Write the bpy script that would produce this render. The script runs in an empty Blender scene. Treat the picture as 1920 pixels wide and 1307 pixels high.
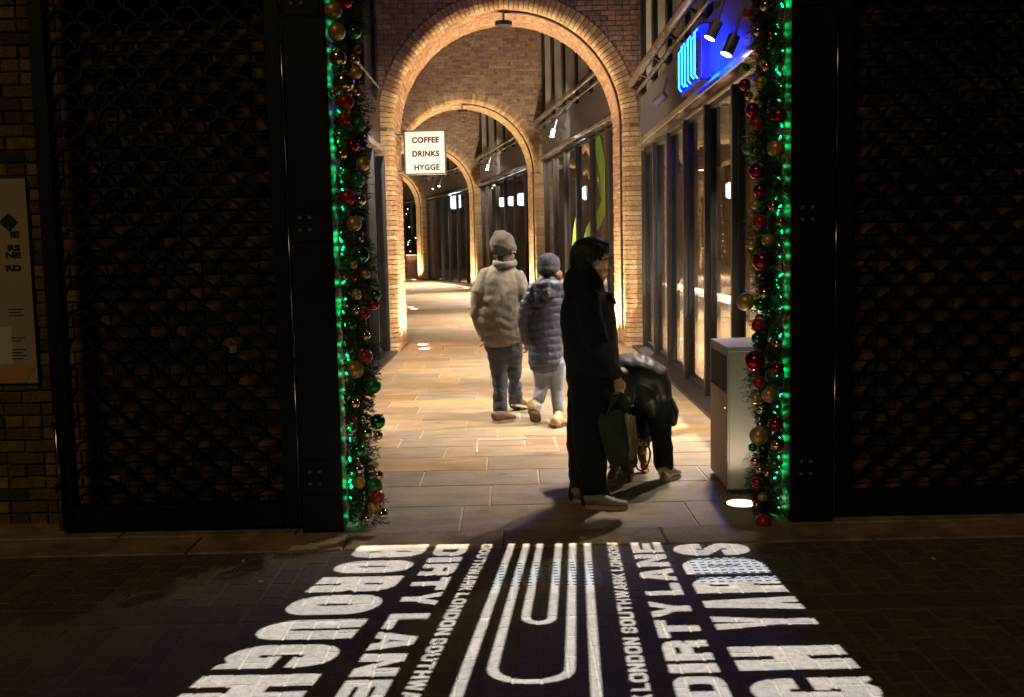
import bpy, bmesh, math, random
from mathutils import Vector, Matrix, noise
random.seed(7)
sc = bpy.context.scene
COL = sc.collection
R = math.radians
PI = math.pi

# ------------------------------------------------------------------ camera
FPX, EYE = 2000.0, 1.65
PITCH, ROLL = math.atan((653.5 - 455) / FPX), R(1.2)
CP, SP, CR, SR = math.cos(PITCH), math.sin(PITCH), math.cos(ROLL), math.sin(ROLL)
cam_d = bpy.data.cameras.new('camera')
cam_d.sensor_width = 36.0
cam_d.lens = FPX / 1920 * 36
cam_d.clip_start, cam_d.clip_end = 0.1, 500
cam = bpy.data.objects.new('camera', cam_d)
COL.objects.link(cam)
_r, _u, _f = Vector((CR, -SR * SP, -SR * CP)), Vector((SR, CR * SP, CR * CP)), Vector((0, CP, -SP))
cam.matrix_world = Matrix(((_r.x, _u.x, -_f.x, 0), (_r.y, _u.y, -_f.y, 0), (_r.z, _u.z, -_f.z, EYE), (0, 0, 0, 1)))
sc.camera = cam

# ------------------------------------------------------------------ night sky, faint street glow, exposure
w = bpy.data.worlds.new('World')
sc.world = w
w.use_nodes = True
wn = w.node_tree.nodes
sky = wn.new('ShaderNodeTexSky')
sky.sky_type = 'NISHITA'
sky.sun_disc = False
sky.sun_elevation = R(35)
sky.sun_rotation = R(200)
bg = wn['Background']
bg.inputs['Strength'].default_value = 0.0002
w.node_tree.links.new(sky.outputs[0], bg.inputs[0])

sun_d = bpy.data.lights.new('street_glow', 'SUN')
sun_d.energy = 0.06
sun_d.angle = R(12)
sun_d.color = (1.0, 0.66, 0.30)
sun = bpy.data.objects.new('street_glow', sun_d)
COL.objects.link(sun)
sun.rotation_euler = Vector((0.32, 0.70, -0.62)).to_track_quat('-Z', 'Y').to_euler()

sc.view_settings.view_transform = 'Standard'
sc.view_settings.look = 'None'
sc.view_settings.exposure = 2.15
sc.view_settings.gamma = 1.0
sc.view_settings.use_curve_mapping = False
sc.cycles.use_denoising = True
sc.cycles.max_bounces = 8
sc.cycles.transparent_max_bounces = 16
sc.cycles.sample_clamp_indirect = 4.0
sc.cycles.caustics_reflective = False
sc.cycles.caustics_refractive = False
sc.cycles.blur_glossy = 0.5


# ------------------------------------------------------------------ measuring helpers (photo pixel -> place in the world)
def ray(u, v):
    x, y = u - 960, 653.5 - v
    xr, yr = CR * x + SR * y, -SR * x + CR * y
    return Vector((xr, FPX * CP + yr * SP, -FPX * SP + yr * CP))


def G(u, v, z=0.0):
    d = ray(u, v)
    return Vector((0, 0, EYE)) + d * ((z - EYE) / d.z)


def P(u, v, Y):
    d = ray(u, v)
    return Vector((0, 0, EYE)) + d * (Y / d.y)


# ------------------------------------------------------------------ materials
MATS = {}


def mat(name, col, rough=0.6, metal=0.0, noise_scale=None, noise_amt=0.3, bump=0.0, bump_scale=60, rnd=None, spec=0.5, emit=None, estr=1.0, coat=0.0,
        sheen=0.0, dark=None, stain=None, stretch=None, gum=None):
    """rnd: list of colours picked per object / per loose piece"""
    m = bpy.data.materials.new(name)
    m.use_nodes = True
    nt = m.node_tree
    N, L = nt.nodes, nt.links
    b = N['Principled BSDF']
    b.inputs['Roughness'].default_value = rough
    b.inputs['Metallic'].default_value = metal
    b.inputs['Specular IOR Level'].default_value = spec
    b.inputs['Coat Weight'].default_value = coat
    b.inputs['Sheen Weight'].default_value = sheen
    b.inputs['Base Color'].default_value = (*col, 1)
    out = None
    tc = N.new('ShaderNodeTexCoord')
    src = tc.outputs['Object']
    geo = N.new('ShaderNodeNewGeometry')
    if rnd:
        oi = N.new('ShaderNodeObjectInfo')
        ad = N.new('ShaderNodeMath')
        ad.operation = 'ADD'
        L.new(geo.outputs['Random Per Island'], ad.inputs[0])
        L.new(oi.outputs['Random'], ad.inputs[1])
        fr = N.new('ShaderNodeMath')
        fr.operation = 'FRACT'
        L.new(ad.outputs[0], fr.inputs[0])
        rp = N.new('ShaderNodeValToRGB')
        rp.color_ramp.interpolation = 'LINEAR'
        els = rp.color_ramp.elements
        while len(els) < len(rnd):
            els.new(0.5)
        for i, c in enumerate(rnd):
            els[i].position = i / (len(rnd) - 1)
            els[i].color = (*c, 1)
        L.new(fr.outputs[0], rp.inputs[0])
        out = rp.outputs[0]
        src = geo.outputs['Position']
    if stretch:
        mp = N.new('ShaderNodeMapping')
        mp.inputs['Scale'].default_value = stretch
        L.new(src, mp.inputs['Vector'])
        src = mp.outputs[0]
    if noise_scale:
        nz = N.new('ShaderNodeTexNoise')
        nz.inputs['Scale'].default_value = noise_scale
        nz.inputs['Detail'].default_value = 6
        nz.inputs['Roughness'].default_value = 0.65
        L.new(src, nz.inputs['Vector'])
        mr = N.new('ShaderNodeMapRange')
        mr.inputs[1].default_value, mr.inputs[2].default_value = 0.3, 0.7
        mr.inputs[3].default_value, mr.inputs[4].default_value = 1 - noise_amt, 1 + noise_amt
        L.new(nz.outputs['Fac'], mr.inputs[0])
        mx = N.new('ShaderNodeVectorMath')
        mx.operation = 'SCALE'
        if out:
            L.new(out, mx.inputs[0])
        else:
            mx.inputs[0].default_value = col
        L.new(mr.outputs[0], mx.inputs['Scale'])
        out = mx.outputs[0]
        m2 = N.new('ShaderNodeMapRange')
        m2.inputs[3].default_value, m2.inputs[4].default_value = max(0.02, rough - 0.12), min(1, rough + 0.12)
        L.new(nz.outputs['Fac'], m2.inputs[0])
        L.new(m2.outputs[0], b.inputs['Roughness'])
    if stain:
        sc_, c_, lo, hi = stain
        n2 = N.new('ShaderNodeTexNoise')
        n2.inputs['Scale'].default_value = sc_
        n2.inputs['Detail'].default_value = 8
        n2.inputs['Roughness'].default_value = 0.7
        L.new(src, n2.inputs['Vector'])
        m3 = N.new('ShaderNodeMapRange')
        m3.inputs[1].default_value, m3.inputs[2].default_value = lo, hi
        L.new(n2.outputs['Fac'], m3.inputs[0])
        mc = N.new('ShaderNodeMixRGB')
        L.new(m3.outputs[0], mc.inputs[0])
        if out:
            L.new(out, mc.inputs[1])
        else:
            mc.inputs[1].default_value = (*col, 1)
        mc.inputs[2].default_value = (*c_, 1)
        out = mc.outputs[0]
    if gum:
        vo = N.new('ShaderNodeTexVoronoi')
        vo.inputs['Scale'].default_value = gum
        L.new(geo.outputs['Position'], vo.inputs['Vector'])
        wn_ = N.new('ShaderNodeTexNoise')
        wn_.inputs['Scale'].default_value = 1.7
        L.new(geo.outputs['Position'], wn_.inputs['Vector'])
        m4 = N.new('ShaderNodeMapRange')
        m4.inputs[1].default_value, m4.inputs[2].default_value = 0.10, 0.15
        m4.inputs[3].default_value, m4.inputs[4].default_value = 0.55, 0.0
        L.new(vo.outputs['Distance'], m4.inputs[0])
        m5 = N.new('ShaderNodeMapRange')
        m5.inputs[1].default_value, m5.inputs[2].default_value = 0.48, 0.56
        L.new(wn_.outputs['Fac'], m5.inputs[0])
        m6 = N.new('ShaderNodeMath')
        m6.operation = 'MULTIPLY'
        L.new(m4.outputs[0], m6.inputs[0])
        L.new(m5.outputs[0], m6.inputs[1])
        mg = N.new('ShaderNodeMixRGB')
        L.new(m6.outputs[0], mg.inputs[0])
        L.new(out, mg.inputs[1])
        mg.inputs[2].default_value = (0.07, 0.06, 0.05, 1)
        out = mg.outputs[0]
    if out:
        L.new(out, b.inputs['Base Color'])
    if bump:
        bz = N.new('ShaderNodeTexNoise')
        bz.inputs['Scale'].default_value = bump_scale
        bz.inputs['Detail'].default_value = 5
        L.new(src, bz.inputs['Vector'])
        bp = N.new('ShaderNodeBump')
        bp.inputs['Strength'].default_value = bump
        bp.inputs['Distance'].default_value = 0.01
        L.new(bz.outputs['Fac'], bp.inputs['Height'])
        L.new(bp.outputs[0], b.inputs['Normal'])
    if emit:
        b.inputs['Emission Color'].default_value = (*emit, 1)
        b.inputs['Emission Strength'].default_value = estr
    MATS[name] = m
    return m


def glass_mat(name, tint=(0.9, 0.92, 0.92), boost=1.0):
    m = bpy.data.materials.new(name)
    m.use_nodes = True
    nt = m.node_tree
    N, L = nt.nodes, nt.links
    N.remove(N['Principled BSDF'])
    geo = N.new('ShaderNodeNewGeometry')
    dt = N.new('ShaderNodeVectorMath')
    dt.operation = 'DOT_PRODUCT'
    L.new(geo.outputs['Normal'], dt.inputs[0])
    L.new(geo.outputs['Incoming'], dt.inputs[1])

    def mth(op, a_, b_=None):
        n_ = N.new('ShaderNodeMath')
        n_.operation = op
        L.new(a_, n_.inputs[0]) if not isinstance(a_, float) else setattr(n_.inputs[0], 'default_value', a_)
        if b_ is not None:
            n_.inputs[1].default_value = b_
        return n_.outputs[0]

    inv = N.new('ShaderNodeMath')
    inv.operation = 'SUBTRACT'
    inv.inputs[0].default_value = 1.0
    L.new(mth('ABSOLUTE', dt.outputs['Value']), inv.inputs[1])
    fres = mth('ADD', mth('MULTIPLY', mth('POWER', inv.outputs[0], 5.0), 0.96), 0.04)
    tr = N.new('ShaderNodeBsdfTransparent')
    tr.inputs[0].default_value = (*tint, 1)
    gl = N.new('ShaderNodeBsdfGlossy')
    gl.inputs['Roughness'].default_value = 0.015
    tc = N.new('ShaderNodeTexCoord')
    nz = N.new('ShaderNodeTexNoise')
    nz.inputs['Scale'].default_value = 0.9
    L.new(tc.outputs['Object'], nz.inputs['Vector'])
    bp = N.new('ShaderNodeBump')
    bp.inputs['Strength'].default_value = 0.25
    bp.inputs['Distance'].default_value = 0.02
    L.new(nz.outputs['Fac'], bp.inputs['Height'])
    L.new(bp.outputs[0], gl.inputs['Normal'])
    mx = N.new('ShaderNodeMixShader')
    L.new(fres, mx.inputs[0])
    L.new(tr.outputs[0], mx.inputs[1])
    L.new(gl.outputs[0], mx.inputs[2])
    L.new(mx.outputs[0], N['Material Output'].inputs['Surface'])
    MATS[name] = m
    return m


WARM = (1.0, 0.75, 0.45)
WARM2 = (1.0, 0.82, 0.60)
mat('buff_brick', (0.4, 0.28, 0.15), 0.85, rnd=[(0.44, 0.31, 0.16), (0.36, 0.23, 0.11), (0.50, 0.37, 0.20), (0.30, 0.17, 0.09), (0.42, 0.27, 0.13)], noise_scale=24, noise_amt=0.35, bump=0.7, bump_scale=90, stain=(4.0, (0.17, 0.11, 0.07), 0.54, 0.74))
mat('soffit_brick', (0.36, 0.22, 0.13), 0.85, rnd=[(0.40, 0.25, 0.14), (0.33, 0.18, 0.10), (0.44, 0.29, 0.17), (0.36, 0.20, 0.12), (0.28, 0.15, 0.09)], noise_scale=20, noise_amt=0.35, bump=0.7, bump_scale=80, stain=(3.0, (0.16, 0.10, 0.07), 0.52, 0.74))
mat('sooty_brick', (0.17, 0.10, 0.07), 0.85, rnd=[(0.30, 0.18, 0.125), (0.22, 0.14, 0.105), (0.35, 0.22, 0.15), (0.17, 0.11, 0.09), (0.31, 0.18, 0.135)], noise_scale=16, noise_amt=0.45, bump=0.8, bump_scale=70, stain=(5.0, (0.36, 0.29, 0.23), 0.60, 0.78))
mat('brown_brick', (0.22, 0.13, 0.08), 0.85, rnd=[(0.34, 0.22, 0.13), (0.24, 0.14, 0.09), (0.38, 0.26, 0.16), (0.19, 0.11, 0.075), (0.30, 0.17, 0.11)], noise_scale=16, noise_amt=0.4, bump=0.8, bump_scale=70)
mat('street_brick', (0.3, 0.2, 0.1), 0.85, rnd=[(0.21, 0.145, 0.055), (0.11, 0.07, 0.032), (0.29, 0.20, 0.073), (0.05, 0.034, 0.02), (0.165, 0.11, 0.042)], noise_scale=16, noise_amt=0.4, bump=0.8, bump_scale=70)
mat('mortar', (0.30, 0.25, 0.19), 0.95, noise_scale=30, noise_amt=0.3, bump=0.6, bump_scale=120)
mat('dark_mortar', (0.10, 0.075, 0.05), 0.95, noise_scale=30, noise_amt=0.3, bump=0.6, bump_scale=120)
mat('flag', (0.36, 0.27, 0.16), 0.62, rnd=[(0.33, 0.245, 0.15), (0.24, 0.205, 0.165), (0.40, 0.275, 0.145), (0.24, 0.21, 0.17), (0.37, 0.255, 0.14), (0.29, 0.235, 0.17), (0.27, 0.165, 0.10)], noise_scale=3.2, noise_amt=0.34, bump=0.25, bump_scale=26, stain=(1.3, (0.40, 0.23, 0.10), 0.54, 0.76), stretch=(1, 2.2, 1), gum=3.2)
mat('grey_flag', (0.28, 0.24, 0.2), 0.62, rnd=[(0.30, 0.255, 0.205), (0.34, 0.27, 0.205), (0.27, 0.235, 0.20), (0.33, 0.245, 0.175), (0.30, 0.26, 0.21)], noise_scale=4, noise_amt=0.25, bump=0.3, bump_scale=30, stretch=(1, 2, 1), gum=3.0, stain=(1.8, (0.17, 0.14, 0.115), 0.5, 0.72))
mat('pale_joint', (0.52, 0.45, 0.34), 0.9, noise_scale=14, noise_amt=0.25)
mat('sett', (0.12, 0.10, 0.08), 0.72, rnd=[(0.155, 0.125, 0.095), (0.14, 0.115, 0.09), (0.18, 0.14, 0.105), (0.12, 0.10, 0.082), (0.16, 0.125, 0.098)], noise_scale=30, noise_amt=0.35, bump=0.6, bump_scale=90, stain=(3.0, (0.16, 0.135, 0.11), 0.55, 0.8))
mat('sett_joint', (0.20, 0.165, 0.125), 0.95, noise_scale=25, noise_amt=0.35, bump=0.6, bump_scale=120)
mat('kerb_stone', (0.33, 0.25, 0.16), 0.8, rnd=[(0.36, 0.27, 0.165), (0.29, 0.22, 0.14), (0.41, 0.30, 0.18)], noise_scale=5, noise_amt=0.45, bump=0.4, bump_scale=60, stain=(2.2, (0.12, 0.09, 0.06), 0.5, 0.75))
mat('ground', (0.05, 0.045, 0.04), 0.9, noise_scale=3)
mat('cover_metal', (0.20, 0.19, 0.18), 0.6, 0.3, noise_scale=12, noise_amt=0.3)
mat('black_steel', (0.012, 0.012, 0.014), 0.42, 0.3, noise_scale=6, noise_amt=0.3, bump=0.08, bump_scale=150)
mat('scale_steel', (0.016, 0.014, 0.012), 0.5, 0.4, noise_scale=20, noise_amt=0.4)
mat('shiny_steel', (0.55, 0.50, 0.47), 0.2, 1.0, noise_scale=18, noise_amt=0.4)
mat('dark_frame', (0.028, 0.026, 0.028), 0.38, 0.5, noise_scale=5, noise_amt=0.2)
mat('fin_metal', (0.05, 0.042, 0.041), 0.4, 0.4, noise_scale=4, noise_amt=0.2, stretch=(8, 8, 0.5))
mat('panel', (0.42, 0.38, 0.36), 0.7, noise_scale=2.5, noise_amt=0.15, bump=0.1, bump_scale=60)
mat('fascia', (0.13, 0.12, 0.13), 0.5, 0.1, noise_scale=3, noise_amt=0.2)
mat('rail_steel', (0.40, 0.37, 0.36), 0.24, 0.9, noise_scale=6, noise_amt=0.25)
mat('lamp_body', (0.34, 0.33, 0.33), 0.4, 0.4, noise_scale=8)
mat('lamp_lens', (1, 1, 1), 0.4, emit=(1.0, 0.80, 0.55), estr=8)
mat('uplight_lens', (1, 1, 1), 0.3, emit=(1.0, 0.82, 0.52), estr=1.6)
mat('lantern', (1, 1, 1), 0.4, emit=(0.92, 0.95, 1.0), estr=1.2)
mat('warm_lantern', (1, 1, 1), 0.4, emit=(1.0, 0.75, 0.42), estr=3)
mat('fairy', (1, 1, 1), 0.4, emit=(1.0, 0.75, 0.45), estr=6)
mat('neon_cyan', (0.2, 0.6, 1), 0.3, emit=(0.0006, 0.016, 1.0), estr=62.0)
mat('neon_blue', (0.02, 0.02, 0.5), 0.3, emit=(0.004, 0.006, 1.0), estr=1.2)
mat('neon_box', (0.01, 0.012, 0.05), 0.5, noise_scale=6)
mat('green_led', (0.1, 0.9, 0.4), 0.3, emit=(0.0, 0.62, 0.12), estr=13.0)
mat('needle', (0.035, 0.07, 0.03), 0.6, rnd=[(0.045, 0.09, 0.035), (0.07, 0.115, 0.05), (0.03, 0.065, 0.03), (0.14, 0.15, 0.09)], noise_scale=30)
mat('twig', (0.09, 0.06, 0.035), 0.8, noise_scale=40)
mat('bauble_gold', (0.62, 0.42, 0.14), 0.36, 0.5, noise_scale=30, noise_amt=0.08)
mat('bauble_gold_shiny', (0.85, 0.60, 0.26), 0.07, 1.0, noise_scale=8, noise_amt=0.04)
mat('bauble_red', (0.42, 0.035, 0.025), 0.34, 0.25, noise_scale=30, noise_amt=0.08)
mat('bauble_red_shiny', (0.50, 0.03, 0.03), 0.07, 0.9, noise_scale=8, noise_amt=0.04)
mat('bauble_green', (0.04, 0.22, 0.05), 0.34, 0.25, noise_scale=30, noise_amt=0.08)
mat('bauble_green_shiny', (0.06, 0.34, 0.08), 0.07, 0.9, noise_scale=8, noise_amt=0.04)
mat('bauble_silver', (0.75, 0.70, 0.64), 0.08, 1.0, noise_scale=8, noise_amt=0.04)
mat('bauble_cap', (0.6, 0.5, 0.3), 0.3, 1.0, noise_scale=30)
mat('poster', (0.48, 0.40, 0.24), 0.6, noise_scale=3, noise_amt=0.08)
mat('poster_white', (0.72, 0.66, 0.50), 0.6, noise_scale=3, noise_amt=0.06)
mat('poster_orange', (0.62, 0.30, 0.08), 0.6, noise_scale=3, noise_amt=0.06)
mat('ink', (0.015, 0.012, 0.015), 0.7, noise_scale=10)
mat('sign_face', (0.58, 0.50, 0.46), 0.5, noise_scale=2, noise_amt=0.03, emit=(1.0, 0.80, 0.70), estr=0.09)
mat('bin_steel', (0.19, 0.17, 0.15), 0.6, 0.2, noise_scale=70, noise_amt=0.10)
mat('bin_wood', (0.32, 0.19, 0.115), 0.6, noise_scale=6, noise_amt=0.35, stretch=(12, 12, 0.6))
mat('black_void', (0.006, 0.006, 0.006), 0.9, noise_scale=4)
mat('interior_floor', (0.34, 0.22, 0.11), 0.5, noise_scale=2, noise_amt=0.2, stretch=(1, 6, 1))
mat('interior_wall', (0.24, 0.17, 0.12), 0.8, noise_scale=1.5, noise_amt=0.35)
mat('ledge', (0.70, 0.66, 0.60), 0.4, noise_scale=5, noise_amt=0.05)
mat('green_vinyl', (0.20, 0.34, 0.06), 0.6, noise_scale=3, noise_amt=0.1)
mat('cable', (0.02, 0.016, 0.013), 0.6, noise_scale=20)
mat('skin', (0.55, 0.33, 0.23), 0.5, noise_scale=30, noise_amt=0.08, spec=0.4)
mat('hair', (0.022, 0.016, 0.012), 0.5, noise_scale=60, noise_amt=0.4, bump=0.5, bump_scale=150, stretch=(1, 1, 0.3))
mat('blond_hair', (0.22, 0.13, 0.06), 0.55, noise_scale=60, noise_amt=0.4, bump=0.4, bump_scale=150)
mat('beige_cloth', (0.205, 0.18, 0.145), 0.75, noise_scale=5, noise_amt=0.2, bump=0.55, bump_scale=22, sheen=0.1)
mat('grey_knit', (0.115, 0.10, 0.082), 0.95, noise_scale=60, noise_amt=0.35, bump=0.6, bump_scale=160)
mat('navy_puffer', (0.05, 0.056, 0.105), 0.5, noise_scale=9, noise_amt=0.2, bump=0.6, bump_scale=26, sheen=0.1)
mat('navy_knit', (0.045, 0.045, 0.075), 0.95, noise_scale=60, noise_amt=0.35, bump=0.6, bump_scale=160)
mat('dark_denim', (0.055, 0.065, 0.095), 0.85, noise_scale=9, noise_amt=0.3, bump=0.4, bump_scale=30)
mat('pale_denim', (0.22, 0.26, 0.36), 0.85, noise_scale=9, noise_amt=0.3, bump=0.4, bump_scale=30)
mat('tan_boot', (0.46, 0.33, 0.18), 0.7, noise_scale=12, noise_amt=0.2, bump=0.2)
mat('brown_boot', (0.17, 0.09, 0.05), 0.6, noise_scale=12, noise_amt=0.2, bump=0.2)
mat('sole', (0.10, 0.075, 0.05), 0.9, noise_scale=12)
mat('pale_sole', (0.55, 0.45, 0.32), 0.8, noise_scale=12, noise_amt=0.1)
mat('black_coat', (0.010, 0.009, 0.013), 0.9, noise_scale=10, noise_amt=0.3, bump=0.25, bump_scale=40)
mat('black_trousers', (0.009, 0.008, 0.009), 0.95, noise_scale=10, noise_amt=0.3, bump=0.25, bump_scale=30)
mat('white_shoe', (0.27, 0.24, 0.20), 0.6, noise_scale=14, noise_amt=0.15)
mat('silver_shoe', (0.60, 0.55, 0.45), 0.35, 0.5, noise_scale=16, noise_amt=0.2)
mat('leather', (0.022, 0.018, 0.017), 0.5, noise_scale=5, noise_amt=0.3, bump=0.2, bump_scale=20)
mat('tote_cloth', (0.045, 0.052, 0.042), 0.85, noise_scale=12, noise_amt=0.25, bump=0.3, bump_scale=40)
mat('tote_light', (0.26, 0.25, 0.17), 0.8, noise_scale=12, noise_amt=0.25, bump=0.3, bump_scale=40)
mat('dog_fur', (0.44, 0.24, 0.11), 0.9, noise_scale=40, noise_amt=0.5, bump=1.0, bump_scale=70)
mat('lead_red', (0.12, 0.02, 0.02), 0.6, noise_scale=20)
mat('projector_body', (0.05, 0.05, 0.055), 0.45, 0.3, noise_scale=10)
mat('glass_lens', (0.02, 0.02, 0.02), 0.1)
glass_mat('shop_glass')


# ------------------------------------------------------------------ mesh helpers
def link(o, parent=None):
    COL.objects.link(o)
    if parent:
        o.parent = parent
    return o


def mesh(name, verts, faces, m, parent=None, smooth=False, kind=None):
    me = bpy.data.meshes.new(name)
    me.from_pydata([tuple(v) for v in verts], [], faces)
    me.materials.append(MATS[m])
    if smooth:
        me.polygons.foreach_set('use_smooth', [True] * len(me.polygons))
    o = link(bpy.data.objects.new(name, me), parent)
    if kind:
        o['kind'] = kind
    return o


def tag(o, label=None, cat=None, group=None, kind=None):
    if label: o['label'] = label
    if cat: o['category'] = cat
    if group: o['group'] = group
    if kind: o['kind'] = kind
    return o


def empty(name, loc=(0, 0, 0), rz=0.0, label=None, cat=None, group=None, kind=None):
    o = link(bpy.data.objects.new(name, None))
    o.empty_display_size = 0.1
    o.location = loc
    o.rotation_euler = (0, 0, rz)
    return tag(o, label, cat, group, kind)


class MB:
    def __init__(s):
        s.v, s.f = [], []

    def add(s, vs, fs):
        b = len(s.v)
        s.v += [Vector(v) for v in vs]
        s.f += [tuple(i + b for i in f) for f in fs]
        return s

    def box(s, lo, hi, M=None):
        x0, y0, z0 = lo
        x1, y1, z1 = hi
        vs = [Vector(p) for p in ((x0, y0, z0), (x1, y0, z0), (x1, y1, z0), (x0, y1, z0), (x0, y0, z1), (x1, y0, z1), (x1, y1, z1), (x0, y1, z1))]
        if M: vs = [M @ v for v in vs]
        return s.add(vs, [(0, 3, 2, 1), (4, 5, 6, 7), (0, 1, 5, 4), (1, 2, 6, 5), (2, 3, 7, 6), (3, 0, 4, 7)])

    def cbox(s, lo, hi, c=0.005, M=None):
        """box with chamfered top/bottom-less edges: 8-sided profile on all three axes (24 verts)"""
        b = bmesh.new()
        x0, y0, z0 = lo
        x1, y1, z1 = hi
        bmesh.ops.create_cube(b, size=1)
        for v in b.verts:
            v.co = Vector(((x0 + x1) / 2 + v.co.x * (x1 - x0), (y0 + y1) / 2 + v.co.y * (y1 - y0), (z0 + z1) / 2 + v.co.z * (z1 - z0)))
        bmesh.ops.bevel(b, geom=list(b.edges), offset=c, segments=1, affect='EDGES')
        b.verts.index_update()
        vs = [M @ v.co if M else v.co.copy() for v in b.verts]
        fs = [tuple(v.index for v in f.verts) for f in b.faces]
        b.free()
        return s.add(vs, fs)

    def tube(s, pts, rad, n=8, ref=None, caps=True, close=False):
        pts = [Vector(p) for p in pts]
        if not isinstance(rad, (list, tuple)): rad = [rad] * len(pts)
        rings = []
        for i, p in enumerate(pts):
            a = pts[max(i - 1, 0)]
            c = pts[min(i + 1, len(pts) - 1)]
            t = (c - a).normalized()
            rf = Vector(ref) if ref else (Vector((0, 0, 1)) if abs(t.z) < 0.8 else Vector((1, 0, 0)))
            u = (rf - t * rf.dot(t)).normalized()
            v = t.cross(u)
            r = rad[i]
            ra, rb = r if isinstance(r, (tuple, list)) else (r, r)
            rings.append([p + u * (ra * math.cos(2 * PI * k / n)) + v * (rb * math.sin(2 * PI * k / n)) for k in range(n)])
        vs = [q for rg in rings for q in rg]
        fs = []
        for i in range(len(rings) - 1):
            for k in range(n):
                fs.append((i * n + k, i * n + (k + 1) % n, (i + 1) * n + (k + 1) % n, (i + 1) * n + k))
        if caps:
            fs.append(tuple(range(n - 1, -1, -1)))
            fs.append(tuple((len(rings) - 1) * n + k for k in range(n)))
        return s.add(vs, fs)

    def prism(s, poly, axis, lo, hi):
        """extrude a 2D polygon; axis 'x' -> poly is (y,z), 'y' -> (x,z), 'z' -> (x,y)"""
        def mkp(a, b, h):
            return {'x': (h, a, b), 'y': (a, h, b), 'z': (a, b, h)}[axis]
        n = len(poly)
        vs = [mkp(a, b, lo) for a, b in poly] + [mkp(a, b, hi) for a, b in poly]
        fs = [tuple(range(n)), tuple(range(2 * n - 1, n - 1, -1))]
        fs += [(i, i + n, (i + 1) % n + n, (i + 1) % n) for i in range(n)]
        return s.add(vs, fs)

    def ball(s, c, r, n=12, m=8, M=None):
        rx, ry, rz = r if isinstance(r, (tuple, list)) else (r, r, r)
        c = Vector(c)
        vs = [Vector((0, 0, rz))]
        for j in range(1, m):
            t = PI * j / m
            for k in range(n):
                a = 2 * PI * k / n
                vs.append(Vector((rx * math.sin(t) * math.cos(a), ry * math.sin(t) * math.sin(a), rz * math.cos(t))))
        vs.append(Vector((0, 0, -rz)))
        if M: vs = [M @ v for v in vs]
        vs = [v + c for v in vs]
        fs = [(0, 1 + k, 1 + (k + 1) % n) for k in range(n)]
        for j in range(m - 2):
            for k in range(n):
                a, b = 1 + j * n + k, 1 + j * n + (k + 1) % n
                fs.append((a, a + n, b + n, b))
        L_ = len(vs) - 1
        fs += [(L_, 1 + (m - 2) * n + (k + 1) % n, 1 + (m - 2) * n + k) for k in range(n)]
        return s.add(vs, fs)

    def build(s, name, m, parent=None, smooth=False, kind=None, origin=None, auto=False):
        vs = s.v
        if origin is not None:
            o_ = Vector(origin)
            vs = [v - o_ for v in vs]
        o = mesh(name, vs, s.f, m, parent, smooth, kind)
        b = bmesh.new()
        b.from_mesh(o.data)
        bmesh.ops.recalc_face_normals(b, faces=b.faces)
        b.to_mesh(o.data)
        b.free()
        return o


def child(name, me, parent, loc=(0, 0, 0), rot=(0, 0, 0), scale=None):
    o = link(bpy.data.objects.new(name, me), parent)
    o.location = loc
    o.rotation_euler = rot
    if scale: o.scale = scale
    return o


def data_of(mb, name, m, smooth=False):
    o = mb.build(name, m, smooth=smooth)
    me = o.data
    bpy.data.objects.remove(o)
    return me


def spot(name, loc, target, power, col, angle, blend=0.5, radius=0.03, parent=None):
    d = bpy.data.lights.new(name, 'SPOT')
    d.energy, d.color, d.spot_size, d.spot_blend, d.shadow_soft_size = power, col, angle, blend, radius
    o = link(bpy.data.objects.new(name, d), parent)
    o.location = loc
    o.rotation_euler = (Vector(target) - Vector(loc)).to_track_quat('-Z', 'Y').to_euler()
    return o


# ================================================================== GROUND
g = mesh('ground', [(-120, -60, -0.05), (120, -60, -0.05), (120, 160, -0.05), (-120, 160, -0.05)], [(0, 1, 2, 3)], 'ground')
g['kind'] = 'structure'
street = mesh('street', [(-6, -3, -0.0025), (6, -3, -0.0025), (6, 5.67, -0.0025), (-6, 5.67, -0.0025)], [(0, 1, 2, 3)], 'sett_joint')
street['kind'] = 'structure'
# ---- setts: running bond along the line of sight; the largest in view are pieces of their own
SW_, SL_ = 0.108, 0.214
sett_me = []
for k in range(6):
    mb = MB()
    mb.cbox((-0.0500, -0.1010, -0.05), (0.0500, 0.1010, 0.0), 0.004)
    for v in mb.v:
        v += Vector((random.uniform(-1, 1), random.uniform(-1, 1), random.uniform(-0.6, 0.2))) * 0.0012
    sett_me.append(data_of(mb, 'sett', 'sett'))
spots_ = []
for c in range(-34, 35):
    x = c * SW_ + 0.03
    off = 0.5 * (c % 2) + random.uniform(-0.04, 0.04)
    for band, (ya, yb) in enumerate(((3.05, 4.58), (4.80, 5.655))):
        y = ya - SL_ * (off % 1)
        while y < yb:
            a, b = max(y, ya), min(y + SL_, yb)
            if b - a > 0.05 and not (4.98 < (a + b) / 2 < 5.42 and (-0.16 < x < 0.44 or 0.86 < x < 1.50)):
                spots_.append((x, a, b))
            y += SL_


def in_view(x, y):
    return abs(x - 0.0) < 0.475 * y + 0.15 and y > 3.62


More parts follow.
